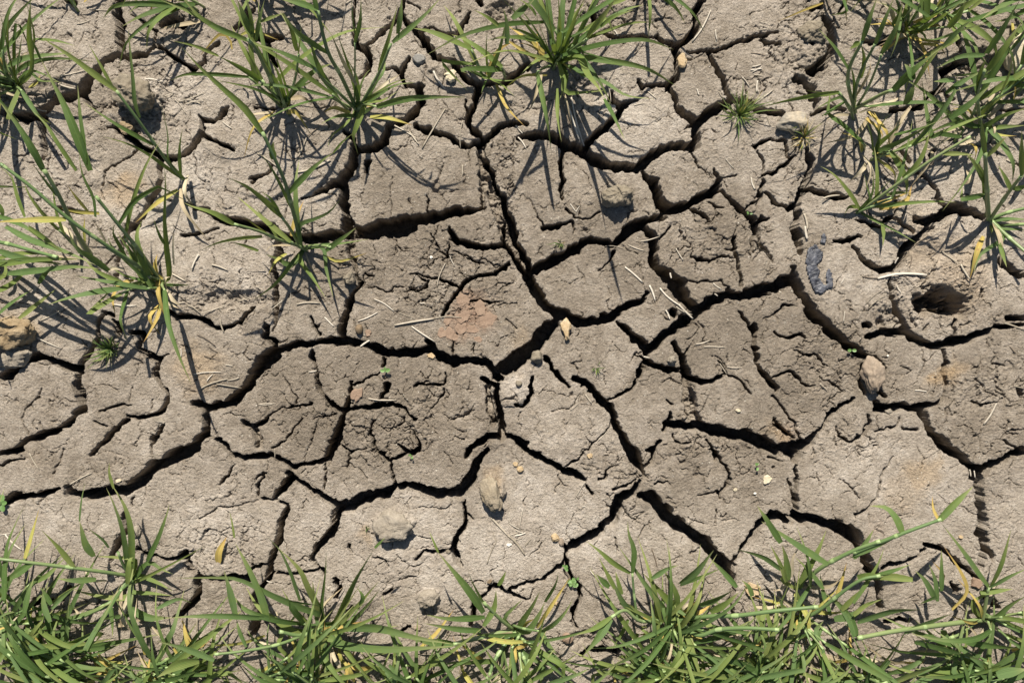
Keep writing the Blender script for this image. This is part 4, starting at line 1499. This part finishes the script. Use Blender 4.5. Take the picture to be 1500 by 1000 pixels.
m, nt, b = new_mat('seedling leaf')
oi = nt.nodes.new('ShaderNodeObjectInfo')
nt.links.new(ramp(nt, oi.outputs['Random'], [(0, (.08, .15, .035)), (1, (.14, .24, .07))]), b.inputs['Base Color']); b.inputs['Roughness'].default_value = .5
SEED = m
def seedling(x, y, spec, lab):
    g0 = W(x, y); gz = ground_z(g0.x, g0.y)
    root = empty('weed_seedling', (g0.x, g0.y, gz), lab, 'seedling', 'small broad-leaved seedlings in the cracks')
    tube('stem', [(g0.x, g0.y, gz - .004), (g0.x + .001, g0.y, gz + .004), (g0.x, g0.y + .001, gz + .008)], [.0007, .0006], [STEM, JOINT], root, sides=5, n=4)
    for (dx, dy, L, wd, a) in spec:
        c0 = Vector((g0.x + dx / 1000, g0.y + dy / 1000, gz + .007)); h = Vector((math.cos(a), math.sin(a), .15)); sd_ = Vector((-math.sin(a), math.cos(a), 0))
        vs_, fs = [c0], []
        for k in range(13):
            t = 2 * math.pi * k / 13
            vs_.append(c0 + h * (L / 2000 * (1 - math.cos(t))) + sd_ * (wd / 2000 * math.sin(t)) + Vector((0, 0, .0012 * abs(math.sin(t)))))
        vs_[0] = c0 + h * L / 2000
        for k in range(13): fs.append((0, 1 + k, 1 + (k + 1) % 13))
        mesh_obj('leaf', vs_, fs, SEED, root)
R_ = random.Random(3)
def ring(n, r, L, wd): return [(R_.uniform(-r, r), R_.uniform(-r, r), L * R_.uniform(.7, 1.2), wd * R_.uniform(.7, 1.2), R_.uniform(0, 6.28)) for _ in range(n)]
seedling(565, 543, [(0, 0, 8, 6, .3), (0, 0, 7, 5, 3.0), (0, 1, 5, 4, 1.6)], 'bright green seedling in the small crack at centre left')
seedling(1246, 513, [(0, 0, 6, 5, 0), (-1, 0, 6, 5, 3.1)], 'twin-leaved seedling inside the crack above the pear-shaped stone')
seedling(4, 736, [(0, 2, 12, 9, 1.2), (0, 0, 11, 8, 3.3), (2, -2, 10, 8, 5.0), (1, 0, 9, 7, .2)], 'broad-leaved green seedling on the left edge at the lower left')
seedling(840, 852, ring(12, 6, 6, 5), 'pale green leafy seedling in the crack above the bottom centre gap')
seedling(829, 829, ring(4, 3, 5, 4), 'smallest leafy seedling just above the pale green leafy one at bottom centre')
seedling(1107, 681, [(0, 0, 5, 4, 2), (1, -2, 5, 4, 4.4), (-1, 2, 4, 3, .5)], 'little green seedling in the fine crack left of the cream flat stone')
seedling(1095, 315, [(0, 0, 5, 3, 2), (2, 1, 4, 3, .1)], 'speck-sized green seedling on the crack rim right of the five-sided plate')
seedling(603, 667, [(0, 0, 4, 3, 2), (2, 0, 4, 3, 4.4), (-4, 1, 3, 3, .5)], 'dark green speck-sized seedling in the crumbly plate at lower centre left')

# ---------------------------------------------------------------- stones and clods
def stone_mat(name, c1, c2, sc=60, rough=.8, bmp=.5):
    m, nt, b = new_mat(name)
    tc = nt.nodes.new('ShaderNodeTexCoord').outputs['Object']
    n = noise(nt, tc, sc, 5, .65); n2 = noise(nt, tc, sc * 9, 3, .7)
    col = ramp(nt, n, [(.32, c1), (.68, c2)])
    col = mix(nt, .8, col, ramp(nt, n2, [(.3, (.7, .69, .67)), (.55, (1, 1, 1)), (.75, (1.2, 1.2, 1.2))]), 'MULTIPLY')
    nt.links.new(col, b.inputs['Base Color']); b.inputs['Roughness'].default_value = rough
    b.inputs['Specular IOR Level'].default_value = .2
    nt.links.new(bump(nt, n2, bmp, .0012, bump(nt, n, bmp, .003)), b.inputs['Normal'])
    return m
MS = dict(ochre2=stone_mat('yellowish soil clod', (.21, .17, .115), (.33, .275, .20), 60, .95, 1.0), cream=stone_mat('cream stone', (.46, .38, .25), (.62, .55, .41)), grey=stone_mat('grey stone', (.17, .16, .145), (.26, .245, .22)),
          tan=stone_mat('tan stone', (.36, .25, .13), (.50, .39, .25)), pink=stone_mat('pinkish stone', (.215, .165, .12), (.30, .24, .18), 40),
          brown=stone_mat('brown stone', (.14, .10, .06), (.22, .16, .10)), red=stone_mat('terracotta soil', (.215, .145, .10), (.29, .205, .145), 70),
          ochre=stone_mat('ochre clod', (.22, .155, .085), (.33, .26, .17), 45, .95, 1.0), soil=stone_mat('soil clod', (.17, .14, .10), (.28, .24, .18), 70, .95, 1.0),
          white=stone_mat('white flake', (.62, .58, .50), (.75, .72, .65)), mixed=stone_mat('grey and cream stone', (.20, .185, .16), (.45, .37, .26), 28),
          ltsoil=stone_mat('pale soil clod', (.22, .185, .14), (.34, .295, .235), 70, .95, 1.0))
from mathutils import noise as _mn
N3 = lambda v: _mn.noise(v)
def polyshape(a, seed):
    rr = random.Random(seed); k = rr.choice((4, 5, 5, 6)); r = 9
    for i in range(k):
        b_ = 2 * math.pi * (i + rr.uniform(-.38, .38)) / k + seed
        c = math.cos(a - b_)
        if c > .1: r = min(r, rr.uniform(.62, 1.0) / c)
    return min(r, 1.25)
def stone(name, x, y, rx, ry, rot, h, mat, lab, cat, seed, group=None, ang=.16, flat=False, shape=None, sink=.25):
    """a lump with its own outline: an ellipsoid pushed about by noise; shape(a) scales the radius by direction"""
    rng = np.random.RandomState(seed)
    g0 = W(x, y); gz = ground_z(g0.x, g0.y) - .001 if shape is None or True else float(np.median(GZ[np.searchsorted(gy, g0.y) - 4:np.searchsorted(gy, g0.y) + 5, np.searchsorted(gx, g0.x) - 4:np.searchsorted(gx, g0.x) + 5]))
    big = max(rx, ry) > 12
    nu, nv_ = (72, 36) if big else (18, 9)
    # random facet planes make it angular
    K = 9
    pl = rng.randn(K, 3); pl /= np.linalg.norm(pl, axis=1)[:, None]; off = rng.uniform(.70, .98, K)
    vs_, fs = [], []
    cr, sr = math.cos(math.radians(rot)), math.sin(math.radians(rot))
    for j in range(nv_ + 1):
        th = math.pi * j / nv_; flt = max(1e-4, math.sin(th)) ** -.7 if flat else 1.0
        for i in range(nu):
            ph = 2 * math.pi * i / nu
            d = np.array([math.sin(th) * math.cos(ph), math.sin(th) * math.sin(ph), math.cos(th)])
            r = 1.0
            dots = pl @ d
            for q in range(K):
                if dots[q] > .05: r = min(r, off[q] / dots[q])
            s3 = seed * 3.7
            nz = N3(Vector(d * 1.6) + Vector((s3, 0, 0))) + .45 * N3(Vector(d * 4.5) + Vector((0, s3, 0))) + ((.34 * N3(Vector(d * 10) + Vector((0, s3, 0))) + .24 * abs(N3(Vector(d * 22) + Vector((0, s3, 0))))) if big and ('soil' in mat or 'ochre' in mat) else .1 * N3(Vector(d * 9)) if big else 0)
            r *= 1 + ang * nz
            if flat: r *= polyshape(ph, seed)
            px_, py_, pz_ = d * r
            if flat: pz_ = max(-.6, min(.75, pz_))
            if shape: px_ *= shape(py_)
            X_, Y_ = px_ * flt * rx / 1000, py_ * flt * ry / 1000
            vs_.append((g0.x + X_ * cr - Y_ * sr, g0.y + X_ * sr + Y_ * cr, gz + h / 1000 * (pz_ + 1 - 2 * sink)))
    for j in range(nv_):
        for i in range(nu):
            a0 = j * nu
            fs.append((a0 + i, a0 + nu + i, a0 + nu + (i + 1) % nu, a0 + (i + 1) % nu))
    o = mesh_obj(name, vs_, fs, MS[mat], None, (g0.x, g0.y, gz), smooth=(big or mat in ('brown', 'soil')) and not flat)
    tag(o, lab, cat, group)
    return o
pear = lambda y: 1 + .30 * y
bone = lambda y: 1 + .38 * y - .25 * (abs(y + .35) < .3)
GS = 'small stones lying on the dry soil'
STONES = [
('stone', 660, 112, 11, 10, 10, 7, 'cream', 'pale cream angular stone left of the big clump, near the top', 'stone'),
('stone', 615, 87, 12, 8, -5, 5, 'grey', 'flat grey slate-like stone by the crack left of the pale cream stone', 'stone'),
('stone', 998, 91, 7.5, 11, 5, 7, 'tan', 'orange-tan oblong stone in the crack at upper right centre', 'stone'),
('stone', 1160, 180, 25, 15, 8, 13, 'mixed', 'rounded grey and cream stone beside the brown dried tuft', 'stone'),
('stone', 1276, 551, 17, 26, 4, 14, 'pink', 'pinkish beige pear-shaped stone in the crack at right', 'stone'),
('stone', 829, 483, 7, 18, 8, 7, 'tan', 'pale tan bone-shaped stone standing in the crack at the centre', 'stone'),
('stone', 1122, 701, 8, 7, 20, 3, 'cream', 'cream flat stone on the dark plate at lower right centre', 'stone'),
('stone', 527, 482, 6, 7.5, 0, 7, 'brown', 'smooth round brown pebble above the long crack at centre left', 'pebble'),
('stone', 540, 487, 5, 5.5, 0, 2, 'red', 'small flat rust-coloured pebble right of the round brown one', 'pebble'),
('stone', 762, 687, 6, 5, 0, 4, 'tan', 'tan pebble right of the yellowish clod, lower of two', 'pebble'),
('stone', 755, 679, 4, 3.5, 0, 3, 'tan', 'smaller tan pebble just above its neighbour right of the yellowish clod', 'pebble'),
('stone', 813, 787, 7, 6.5, 0, 5, 'tan', 'tan pebble left of the crack above the bottom centre gap', 'pebble'),
('stone', 822, 794, 4.5, 6, 0, 4, 'pink', 'pinkish pebble touching the tan one by the crack at bottom centre', 'pebble'),
('stone', 760, 561, 5, 5, 0, 4, 'soil', 'little soil-coloured pebble on the round rimmed plate left of centre', 'pebble'),
('stone', 863, 667, 5, 4, 0, 3, 'tan', 'small tan pebble at the end of the fine crack right of centre', 'pebble'),
('stone', 1494, 85, 30, 36, 0, 28, 'cream', 'large pale cream stone on the right edge near the top', 'stone'),
('stone', 632, 521, 8, 5, -20, 3, 'tan', 'orange-brown chip on the rim of the long crack at centre left', 'stone chip'),
('stone', 1430, 853, 10, 8, -10, 5, 'red', 'reddish stone under the wheat at the lower right corner', 'stone'),
('stone', 1303, 602, 6, 3.5, 0, 3, 'ltsoil', 'small pale pebble inside the crack under the pear-shaped stone', 'pebble'),
('stone', 201, 790 - 13, 7, 9, 10, 6, 'ltsoil', 'greyish pebble beside the blue-green leaves at lower left', 'pebble'),
('stone', 175, 703, 4.5, 3, 20, 2, 'cream', 'pale flake on the rim of the big crack at lower left', 'flake'),
('stone', 232, 614, 9, 6, -20, 2, 'ltsoil', 'pale grey flake beside the crack at left', 'flake'),
('stone', 1100, 861, 13, 9, -25, 6, 'tan', 'tan stone half under wheat leaves left of the dark pointed leaf', 'stone'),
('stone', 746, 797, 4, 3, 0, 2, 'white', 'bright white flake beside the straw heap at bottom centre', 'flake'),
('stone', 831, 933, 9, 8, 0, 5, 'red', 'reddish lump at the edge of the bottom centre gap', 'stone'),
('stone', 814, 883, 3.5, 3.5, 0, 3, 'tan', 'tiny yellow pebble left of the leafy seedling at bottom centre', 'pebble'),
('stone', 611, 919, 6, 3.5, 0, 3, 'pink', 'pink pebble beneath the wheat at bottom centre left', 'pebble'),
('stone', 1300, 521, 2, 2, 0, 2, 'white', 'white speck on the plate between pear-shaped stone and burrow', 'flake'),
('stone', 632, 377, 2.5, 3, 0, 2, 'white', 'white speck on the plate left of the rubble-filled crack', 'flake'),
('stone', 1077, 717, 3.5, 3, 0, 2, 'cream', 'tiny cream pebble below and left of the cream flat stone', 'pebble'),
('stone', 1106, 722, 2.5, 2, 0, 2, 'white', 'tiny white speck below the cream flat stone', 'flake'),
('stone', 378, 112, 5, 4, 0, 4, 'soil', 'dark round pebble under the sweeping leaves at upper left', 'pebble'),
('stone', 1080, 601, 4, 3, 0, 3, 'cream', 'tiny cream pebble on the dark plate right of the rubble-filled crack', 'pebble'),
('stone', 1407, 786, 4, 3, 0, 3, 'tan', 'tiny ochre pebble by the folded leaf at lower right', 'pebble'),
('stone', 656, 807, 4, 4, 0, 3, 'soil', 'small dark crumb-like pebble right of the large clod at lower centre left', 'pebble'),
('stone', 718, 903 - 52, 4, 3, 30, 3, 'brown', 'small brown pebble above the plant with the yellow heart', 'pebble'),
]
SH = {4: pear, 5: bone}
for i, s_ in enumerate(STONES):
    stone(*s_[:8], s_[8], s_[9], 11 + i, GS, shape=SH.get(i), ang=.32 if i == 4 else .16, flat=s_[6] <= 3 or i in (0, 1, 2, 6, 17, 22), sink=.12 if i in SH else .22)
stone('soil_clod', 25, 488, 33, 24, 0, 20, 'ochre', 'orange-brown blocky clod on the left edge at mid height', 'clod', 71, 'loose clods of soil', ang=.25)
stone('soil_clod', 22, 522, 26, 16, 15, 12, 'ltsoil', 'grey clod wedged below the orange-brown block on the left edge', 'clod', 72, 'loose clods of soil', ang=.25)
stone('soil_clod', 903, 290, 23, 18, 5, 18, 'soil', 'rounded clod standing on the plate above the centre, casting a jagged shadow', 'clod', 73, 'loose clods of soil', ang=.3, sink=.2)
stone('soil_clod', 577, 769, 27, 22, -10, 9, 'ltsoil', 'large rough clod on the pale plate at lower centre left', 'clod', 74, 'loose clods of soil', ang=.28, sink=.5)
stone('soil_clod', 720, 722, 15, 26, 8, 7, 'ochre2', 'upright yellowish clod on the pale plate below the centre', 'clod', 75, 'loose clods of soil', ang=.28, sink=.5)
stone('soil_clod', 628, 874, 15, 12, 20, 10, 'ltsoil', 'small clod above the wheat at bottom centre left', 'clod', 76, 'loose clods of soil', ang=.3, sink=.35)
stone('soil_clod', 786, 523, 9, 9, 0, 9, 'soil', 'small round clod beside the crack at the centre', 'clod', 77, 'loose clods of soil', ang=.3)
stone('soil_clod', 515, 408, 9, 11, 5, 12, 'soil', 'square clod stuck in the upright crack at centre left', 'clod', 78, 'loose clods of soil', ang=.2, flat=True)
stone('soil_clod', 203, 143, 30, 22, -30, 20, 'soil', 'crumbly clod on the mound at upper left', 'clod', 79, 'loose clods of soil', ang=.3, sink=.3)
stone('soil_clod', 984, 463 + 64, 7, 6, 0, 7, 'ltsoil', 'pale little clod in the crack junction right of the centre', 'clod', 80, 'loose clods of soil', ang=.3)
stone('soil_clod', 1188, 52, 20, 16, 20, 13, 'soil', 'rough clod in the churned soil near the top, right', 'clod', 81, 'loose clods of soil', ang=.3, sink=.3)
stone('soil_clod', 187, 187, 12, 10, 0, 6, 'ochre', 'small ochre clod below the mound at upper left', 'clod', 82, 'loose clods of soil', ang=.3, sink=.35)
# terracotta flakes
FL = [(677, 438, 8, 7), (680, 463, 9, 6), (676, 481, 8, 7), (702, 450, 10, 7), (712, 470, 10, 11), (691, 483, 8, 6), (656, 467, 7, 6), (658, 490, 7, 6), (647, 486, 6, 6), (666, 494, 6, 5), (700, 497, 5, 5)]
wh = ['top left', 'middle', 'lower middle', 'top right', 'right-hand, largest', 'low centre', 'left', 'lower left', 'far left', 'bottom', 'lowest right']
for i, (x, y, rx, ry) in enumerate(FL):
    stone('terracotta_flake', x, y, rx * 1.35, ry * 1.3, i * 37, 1.1, 'red', wh[i] + ' flake of the reddish terracotta patch left of centre', 'soil flake', 90 + i, 'reddish flakes of the terracotta patch', flat=True, sink=.1)
stone('terracotta_flake', 523, 578, 9, 12, -15, 3, 'red', 'single reddish-orange flake in the crack below centre left, apart from the patch', 'soil flake', 120, flat=True, sink=.1)

# dried husk
g0 = W(325, 805); gz = ground_z(g0.x, g0.y)
rng = random.Random(8)
hk = blade(None, [(g0.x - .004, g0.y - .018, gz + .002), (g0.x - .001, g0.y, gz + .009), (g0.x + .008, g0.y + .02, gz + .004)], .012, rng, YELLOW, 'dry_husk', roll=.2)
tag(hk, 'yellowish curled dry husk on the soil at lower left', 'husk')

# navy plastic scrap
m, nt, b = new_mat('navy plastic film')
tcs = nt.nodes.new('ShaderNodeTexCoord').outputs['Object']
n_ = noise(nt, tcs, 130, 4, .6)
nt.links.new(ramp(nt, n_, [(.38, (.016, .017, .023)), (.62, (.075, .078, .092))]), b.inputs['Base Color'])
b.inputs['Roughness'].default_value = .5
nt.links.new(bump(nt, n_, .9, .003), b.inputs['Normal'])
FILM = m
def film_z(x, y):
    i = int(np.searchsorted(gx, x)); j = int(np.searchsorted(gy, y))
    return float(np.sort(GZ[j - 16:j + 17, i - 16:i + 17].ravel())[-240:].mean()) - .0008
def film(poly, lab, grid=1.6):
    """crumpled film cut to an outline, with thickness"""
    P = [(1100 + x / 2.94, 330 + y / 2.94) for x, y in poly]
    def inside(x, y):
        c = False; j = len(P) - 1
        for i in range(len(P)):
            if (P[i][1] > y) != (P[j][1] > y) and x < (P[j][0] - P[i][0]) * (y - P[i][1]) / (P[j][1] - P[i][1]) + P[i][0]: c = not c
            j = i
        return c
    x0, x1 = min(p[0] for p in P), max(p[0] for p in P); y0, y1 = min(p[1] for p in P), max(p[1] for p in P)
    V, F, key = [], [], {}
    def vert(i, j):
        if (i, j) not in key:
            x = x0 + i * grid; y = y0 + j * grid
            w0 = W(x, y)
            z = film_z(w0.x, w0.y) + .0024 + .0012 * abs(float(perlin(np.array([x / 11.]), np.array([y / 7.]), 2)[0])) + .0004 * float(perlin(np.array([x / 2.7]), np.array([y / 2.7]), 3)[0])
            key[(i, j)] = len(V); V.append((w0.x + .0005 * math.sin(i * 2.1 + j), w0.y + .0005 * math.cos(j * 2.3 + i), z))
        return key[(i, j)]
    for i in range(int((x1 - x0) / grid) + 1):
        for j in range(int((y1 - y0) / grid) + 1):
            if inside(x0 + (i + .5) * grid, y0 + (j + .5) * grid):
                F.append((vert(i, j), vert(i, j + 1), vert(i + 1, j + 1), vert(i + 1, j)))
    c0 = W(sum(p[0] for p in P) / len(P), sum(p[1] for p in P) / len(P))
    o = mesh_obj('plastic_scrap', V, F, FILM, None, (c0.x, c0.y, 0))
    sm = o.modifiers.new('thickness', 'SOLIDIFY'); sm.thickness = .0006
    return tag(o, lab, 'plastic scrap')
film([(232, 150), (245, 100), (275, 82), (308, 118), (302, 150), (278, 172), (292, 192), (290, 225), (312, 258), (326, 250), (318, 220), (328, 183), (346, 208), (350, 265), (322, 276), (300, 294), (272, 286), (252, 240), (238, 185)],
     'crumpled navy blue plastic scrap shaped like a hook on the soil at right')
film([(298, 72), (304, 40), (314, 32), (324, 50), (318, 76), (308, 80)], 'tiny navy plastic fleck just above the hooked plastic scrap', 1.2)

# ---------------------------------------------------------------- straw bits
def straw_mat(name, c1, c2):
    m, nt, b = new_mat(name)
    tc = nt.nodes.new('ShaderNodeTexCoord').outputs['Object']
    oi = nt.nodes.new('ShaderNodeObjectInfo')
    n = noise(nt, tc, 140, 3, .6)
    col = ramp(nt, mathn(nt, 'ADD', mathn(nt, 'MULTIPLY', oi.outputs['Random'], .5), mathn(nt, 'MULTIPLY', n, .6)), [(.2, c1), (.8, c2)])
    nt.links.new(col, b.inputs['Base Color']); b.inputs['Roughness'].default_value = .55
    nt.links.new(bump(nt, n, .5, .001), b.inputs['Normal'])
    return m
STR = straw_mat('weathered straw', (.20, .165, .115), (.42, .36, .275))
STRW = straw_mat('bleached straw', (.30, .255, .19), (.56, .50, .41))
STRD = straw_mat('dark twig', (.07, .05, .03), (.16, .12, .08))
STRAWS = {
(0, 0): "385,40,470,45,6 330,105,385,90,7 560,158,640,160,7 570,185,600,165,6 655,165,680,210,6,d 250,330,370,305,7 635,348,710,355,9,w 770,440,880,400,7 790,430,870,450,8 800,447,878,432,6 755,430,800,490,5 960,525,1000,555,8,w 930,870,960,915,6 255,365,330,385,10 700,150,745,170,4 715,420,750,400,5 160,470,200,480,6",
(370, 0): "780,310,830,385,12,w 730,640,830,470,9 610,540,710,600,8 675,568,715,622,10 175,745,335,690,12 165,720,235,590,10 235,590,290,545,7,d 20,660,140,745,9 905,520,895,640,5 750,500,752,540,5 905,710,905,755,7 225,800,260,740,4 400,20,430,0,7",
(740, 0): "805,180,885,45,11,w 905,130,912,175,9,w 470,130,485,160,8,w 262,430,318,600,13,w 285,420,340,630,9,w 300,520,322,610,6,w 240,420,300,590,6,d 45,540,75,575,10,w 55,590,90,640,9,w 1020,335,1050,375,7,w 1085,350,1080,400,11,w 1060,290,1100,280,8,w 1055,305,1105,298,7,w 1070,325,1110,330,8 825,385,832,410,8,w 920,395,935,420,7 950,685,985,725,5,w 1060,765,1075,815,9,w 505,670,570,668,5,w 615,395,650,425,7 1110,420,1150,390,8 1125,505,1140,545,7 555,455,600,445,5 440,365,455,440,5 280,880,305,915,5,w 305,915,320,890,5,w 695,480,705,450,4,w 1095,110,1140,125,5 1000,270,990,300,6,d",
(1100, 0): "305,858,385,840,11,w 350,745,400,725,6 330,790,390,770,5 5,770,20,815,8 228,920,242,990,14 5,312,45,290,6,w 25,360,30,400,8,w 20,130,80,125,5 40,95,90,105,4 1100,688,1140,700,10 0,230,60,240,5,d 405,5,470,25,5,d",
(0, 330): "830,190,860,125,11,w 745,210,800,240,10 915,170,985,195,11 155,480,265,530,8,w 180,410,265,365,7 840,640,955,632,6,w 895,670,920,640,6,w 860,705,985,660,9 935,682,1040,700,8 1030,655,980,668,6 870,380,980,340,7 810,340,865,380,8 1020,325,1080,310,7 950,405,965,460,9 490,340,590,345,8,w 1115,770,1176,768,5 880,560,950,575,5,d 850,470,930,520,5,d 975,600,1005,605,7,w 780,530,780,570,6,w 860,230,900,260,5,d 900,520,935,545,5,d 590,650,610,630,3 760,340,800,330,6",
(370, 330): "190,340,290,335,11 455,412,540,375,8,w 525,318,610,370,7,w 612,430,780,402,12 780,402,900,398,6 685,435,785,500,10,w 795,265,830,165,6 465,522,505,495,11,w 310,395,350,435,7,w 850,130,870,175,4,w 85,360,145,310,5 500,745,620,750,8 240,630,275,625,8,w 30,770,100,768,5 630,375,680,395,5 720,335,745,335,7,w 130,405,175,425,5 95,960,95,1000,6 150,380,165,275,3,w",
(740, 330): "515,180,590,245,11,w 620,258,645,325,12,w 665,270,750,345,11,w 745,340,808,402,12,w 690,365,708,405,9,w 735,350,805,385,6 580,70,660,50,7 530,85,600,110,6 735,100,765,150,7,w 345,728,372,765,10 820,512,880,495,8 855,522,945,525,7 925,595,955,640,6 955,608,1020,610,5 895,250,930,275,7,w 595,565,620,570,9,w 400,925,435,890,4 280,795,320,760,4 710,205,716,228,10,w 430,90,510,100,4 900,295,915,305,8,w",
(1100, 330): "540,230,750,215,13,w 600,205,740,212,6 815,110,890,170,9 890,170,930,235,12 475,220,545,228,6,d 1000,855,1055,765,12,w 705,710,755,715,7,w 295,680,330,710,7 1130,690,1176,700,7 490,340,560,280,5 500,355,575,300,5 400,370,395,415,6,w 385,250,400,225,5,w 625,260,640,290,7,w 1090,420,1176,450,10 1115,520,1140,550,6,d 620,165,630,140,9,w 232,5,240,60,16,w 120,285,130,290,8,w 680,180,690,130,6,d 630,205,700,260,5,d",
(0, 660): "130,10,170,80,7 300,145,395,95,7 25,360,95,425,10,w 0,362,45,355,5,w 848,720,858,830,10 1108,235,1120,270,4 700,250,740,240,3 430,490,510,520,6 640,20,700,15,3",
(370, 660): "1028,288,1100,365,12 1098,362,1172,448,12 1105,265,1105,310,5,w 1105,310,1150,335,5,w 1165,250,1150,330,5,w 1130,365,1176,352,9,w 1122,385,1160,375,6 1010,485,1050,390,5 1050,390,1035,345,4 500,525,520,520,5 60,560,85,565,6,w",
(740, 660): "85,410,110,380,6 365,515,385,535,7,w 630,420,655,500,6,d 15,365,60,350,5 45,340,80,352,6,w 300,200,345,130,3 330,240,350,235,4,w 20,300,50,270,3,w",
(1100, 660): "940,80,945,110,8,w 960,85,965,115,7,w 420,720,470,690,5 880,650,930,690,6 30,950,80,965,6 840,930,900,950,6",
}
LM = [(445, 364, 'the wheat plant at left centre'), (268, 263, 'the slanting stalk at upper left'), (203, 143, 'the upper left mound clod'), (180, 280, 'the ochre stain at left'),
 (130, 60, 'the black crack at top left'), (236, 416, 'the sprawling yellow-tipped wheat'), (25, 488, 'the orange-brown left edge block'), (164, 511, 'the flat tuft at left centre'),
 (310, 545, 'the tan patch at left'), (340, 440, 'the shady hollow at left'), (417, 157, 'the upper left centre wheat tuft'), (521, 160, 'the fanned upper wheat tuft'),
 (660, 112, 'the pale cream stone'), (620, 250, 'the big plate at upper centre'), (816, 93, 'the big top clump'), (715, 205, 'the crack fork at upper centre'), (903, 293, 'the jagged-shadow clod'),
 (998, 91, 'the orange-tan stone'), (1082, 170, 'the fine-leaved tuft'), (1160, 180, 'the rounded grey and cream stone'), (1060, 250, 'the five-sided plate at upper right'),
 (1249, 165, 'the blue-green tuft at upper right'), (1195, 390, 'the navy plastic scrap'), (1258, 311, 'the long-stalked wheat at right'), (1380, 442, 'the burrow at right'), (1449, 322, 'the three-stemmed wheat at right'),
 (1276, 551, 'the pear-shaped stone'), (1385, 545, 'the ochre stain at right'), (1450, 610, 'the crumbled plate at the right edge'), (1348, 690, 'the bright plate at lower right'), (1170, 640, 'the wide crack junction at lower right'),
 (1122, 701, 'the cream flat stone'), (1010, 600, 'the rubble-filled crack right of centre'), (1000, 450, 'the wedge-shaped plate right of centre'), (829, 483, 'the bone-shaped stone'), (860, 400, 'the fan-shaped plate above centre'),
 (690, 460, 'the terracotta patch'), (527, 482, 'the round brown pebble'), (560, 580, 'the lone reddish flake'), (640, 350, 'the level black crack above left centre'), (720, 722, 'the yellowish clod'), (755, 785, 'the hollow at bottom centre'),
 (577, 769, 'the large rough clod'), (628, 874, 'the small bottom clod'), (900, 690, 'the crumbly corner below centre'), (930, 800, 'the two narrow leaves at bottom'), (192, 848, 'the blue-green wheat at lower left'), (50, 720, 'the left end of the lower crack'),
 (475, 914, 'the long-leaved bottom wheat'), (1170, 905, 'the dark pointed leaf at lower right'), (1440, 905, 'the lower right corner wheat'), (300, 760, 'the pale plate at lower left'), (1110, 340, 'the curved fine crack at right'), (870, 20, 'the churned soil at the top'),
 (1150, 60, 'the churned soil at upper right'), (990, 280, 'the thick crack around the five-sided plate'), (440, 600, 'the dark plate at centre left')]
def direction(dx, dy):
    if math.hypot(dx, dy) < 14: return 'right beside'
    a = math.degrees(math.atan2(-dy, dx)) % 360
    return ['right of', 'above and right of', 'above', 'above and left of', 'left of', 'below and left of', 'below', 'below and right of'][int((a + 22.5) // 45) % 8]
SP = []
for (ox, oy), txt in STRAWS.items():
    for t in txt.split():
        v = t.split(','); x0, y0, x1, y1, w = map(float, v[:5]); c = v[5] if len(v) > 5 else ''
        SP.append((ox + x0 / 2.94, oy + y0 / 2.94, ox + x1 / 2.94, oy + y1 / 2.94, w / 2.94, c))
rng = random.Random(77)
used = {}
for k, (x0, y0, x1, y1, w, c) in enumerate(SP):
    a, b_ = W(x0, y0), W(x1, y1); r = w / 2000 * .74
    n = 6; L = (b_ - a).length * 1000
    za = ground_z(a.x, a.y) + r; zb = ground_z(b_.x, b_.y) + r
    lift = 0
    for i in range(n + 1):
        p = a.lerp(b_, i / n); lift = max(lift, ground_z(p.x, p.y) + r * .7 - (za + (zb - za) * i / n))
    a.z = za + lift; b_.z = zb + lift
    side = (b_ - a).cross(Vector((0, 0, 1))).normalized()
    bend = rng.uniform(-.06, .06) * L / 1000
    m1 = a.lerp(b_, .35) + side * bend; m2 = a.lerp(b_, .7) + side * bend * .8
    mt = {'w': STRW, 'd': STRD, '': STR}[c]
    o = tube('straw', [a, m1, m2, b_], [r * rng.uniform(.75, 1), r, r * .95, r * rng.uniform(.45, .9)], mt, None, sides=6, flat=.55, n=8, loc=a.lerp(b_, .5))
    mx, my = (x0 + x1) / 2, (y0 + y1) / 2
    # words for the label: how long, how pale, how it lies, what it lies by
    size = 'tiny' if L < 12 else 'short' if L < 20 else 'middling' if L < 32 else 'long'
    thick = 'thin ' if w < 2.2 else 'thick ' if w > 3.6 else ''
    colr = {'w': 'bleached', 'd': 'dark brown', '': 'weathered tan'}[c]
    ang_ = math.degrees(math.atan2(-(y1 - y0), x1 - x0)) % 180
    lie = 'level' if ang_ < 18 or ang_ > 162 else 'upright' if 72 < ang_ < 108 else 'slanting up to the right' if ang_ < 90 else 'slanting down to the right'
    best = sorted(LM, key=lambda q: math.hypot(q[0] - mx, q[1] - my))
    for cand in best[:5]:
        lab = f"{size} {thick}{colr} straw, {lie}, {direction(mx - cand[0], my - cand[1])} {cand[2]}"
        if lab not in used: break
    if lab in used: print('DUP', lab)
    nw = lambda q: len(q.replace('-', ' ').split())
    if nw(lab) > 16: lab = lab.replace('slanting up to the right', 'rising right').replace('slanting down to the right', 'falling right')
    if nw(lab) > 16: lab = lab.replace('rising right', 'rising').replace('falling right', 'falling').replace(thick + colr, colr)
    if nw(lab) > 16: lab = lab.replace(' bit', '').replace('the sprawling yellow-tipped', 'the yellow-tipped').replace('at top left', 'top left').replace('upper left centre ', 'upper left ').replace(' at upper right', ' upper right').replace(' at left centre', ' at left')
    if nw(lab) > 16 or lab in used: print('LONG', nw(lab), lab)
    used[lab] = 1
    tag(o, lab, 'straw', 'bits of old straw scattered on the soil')
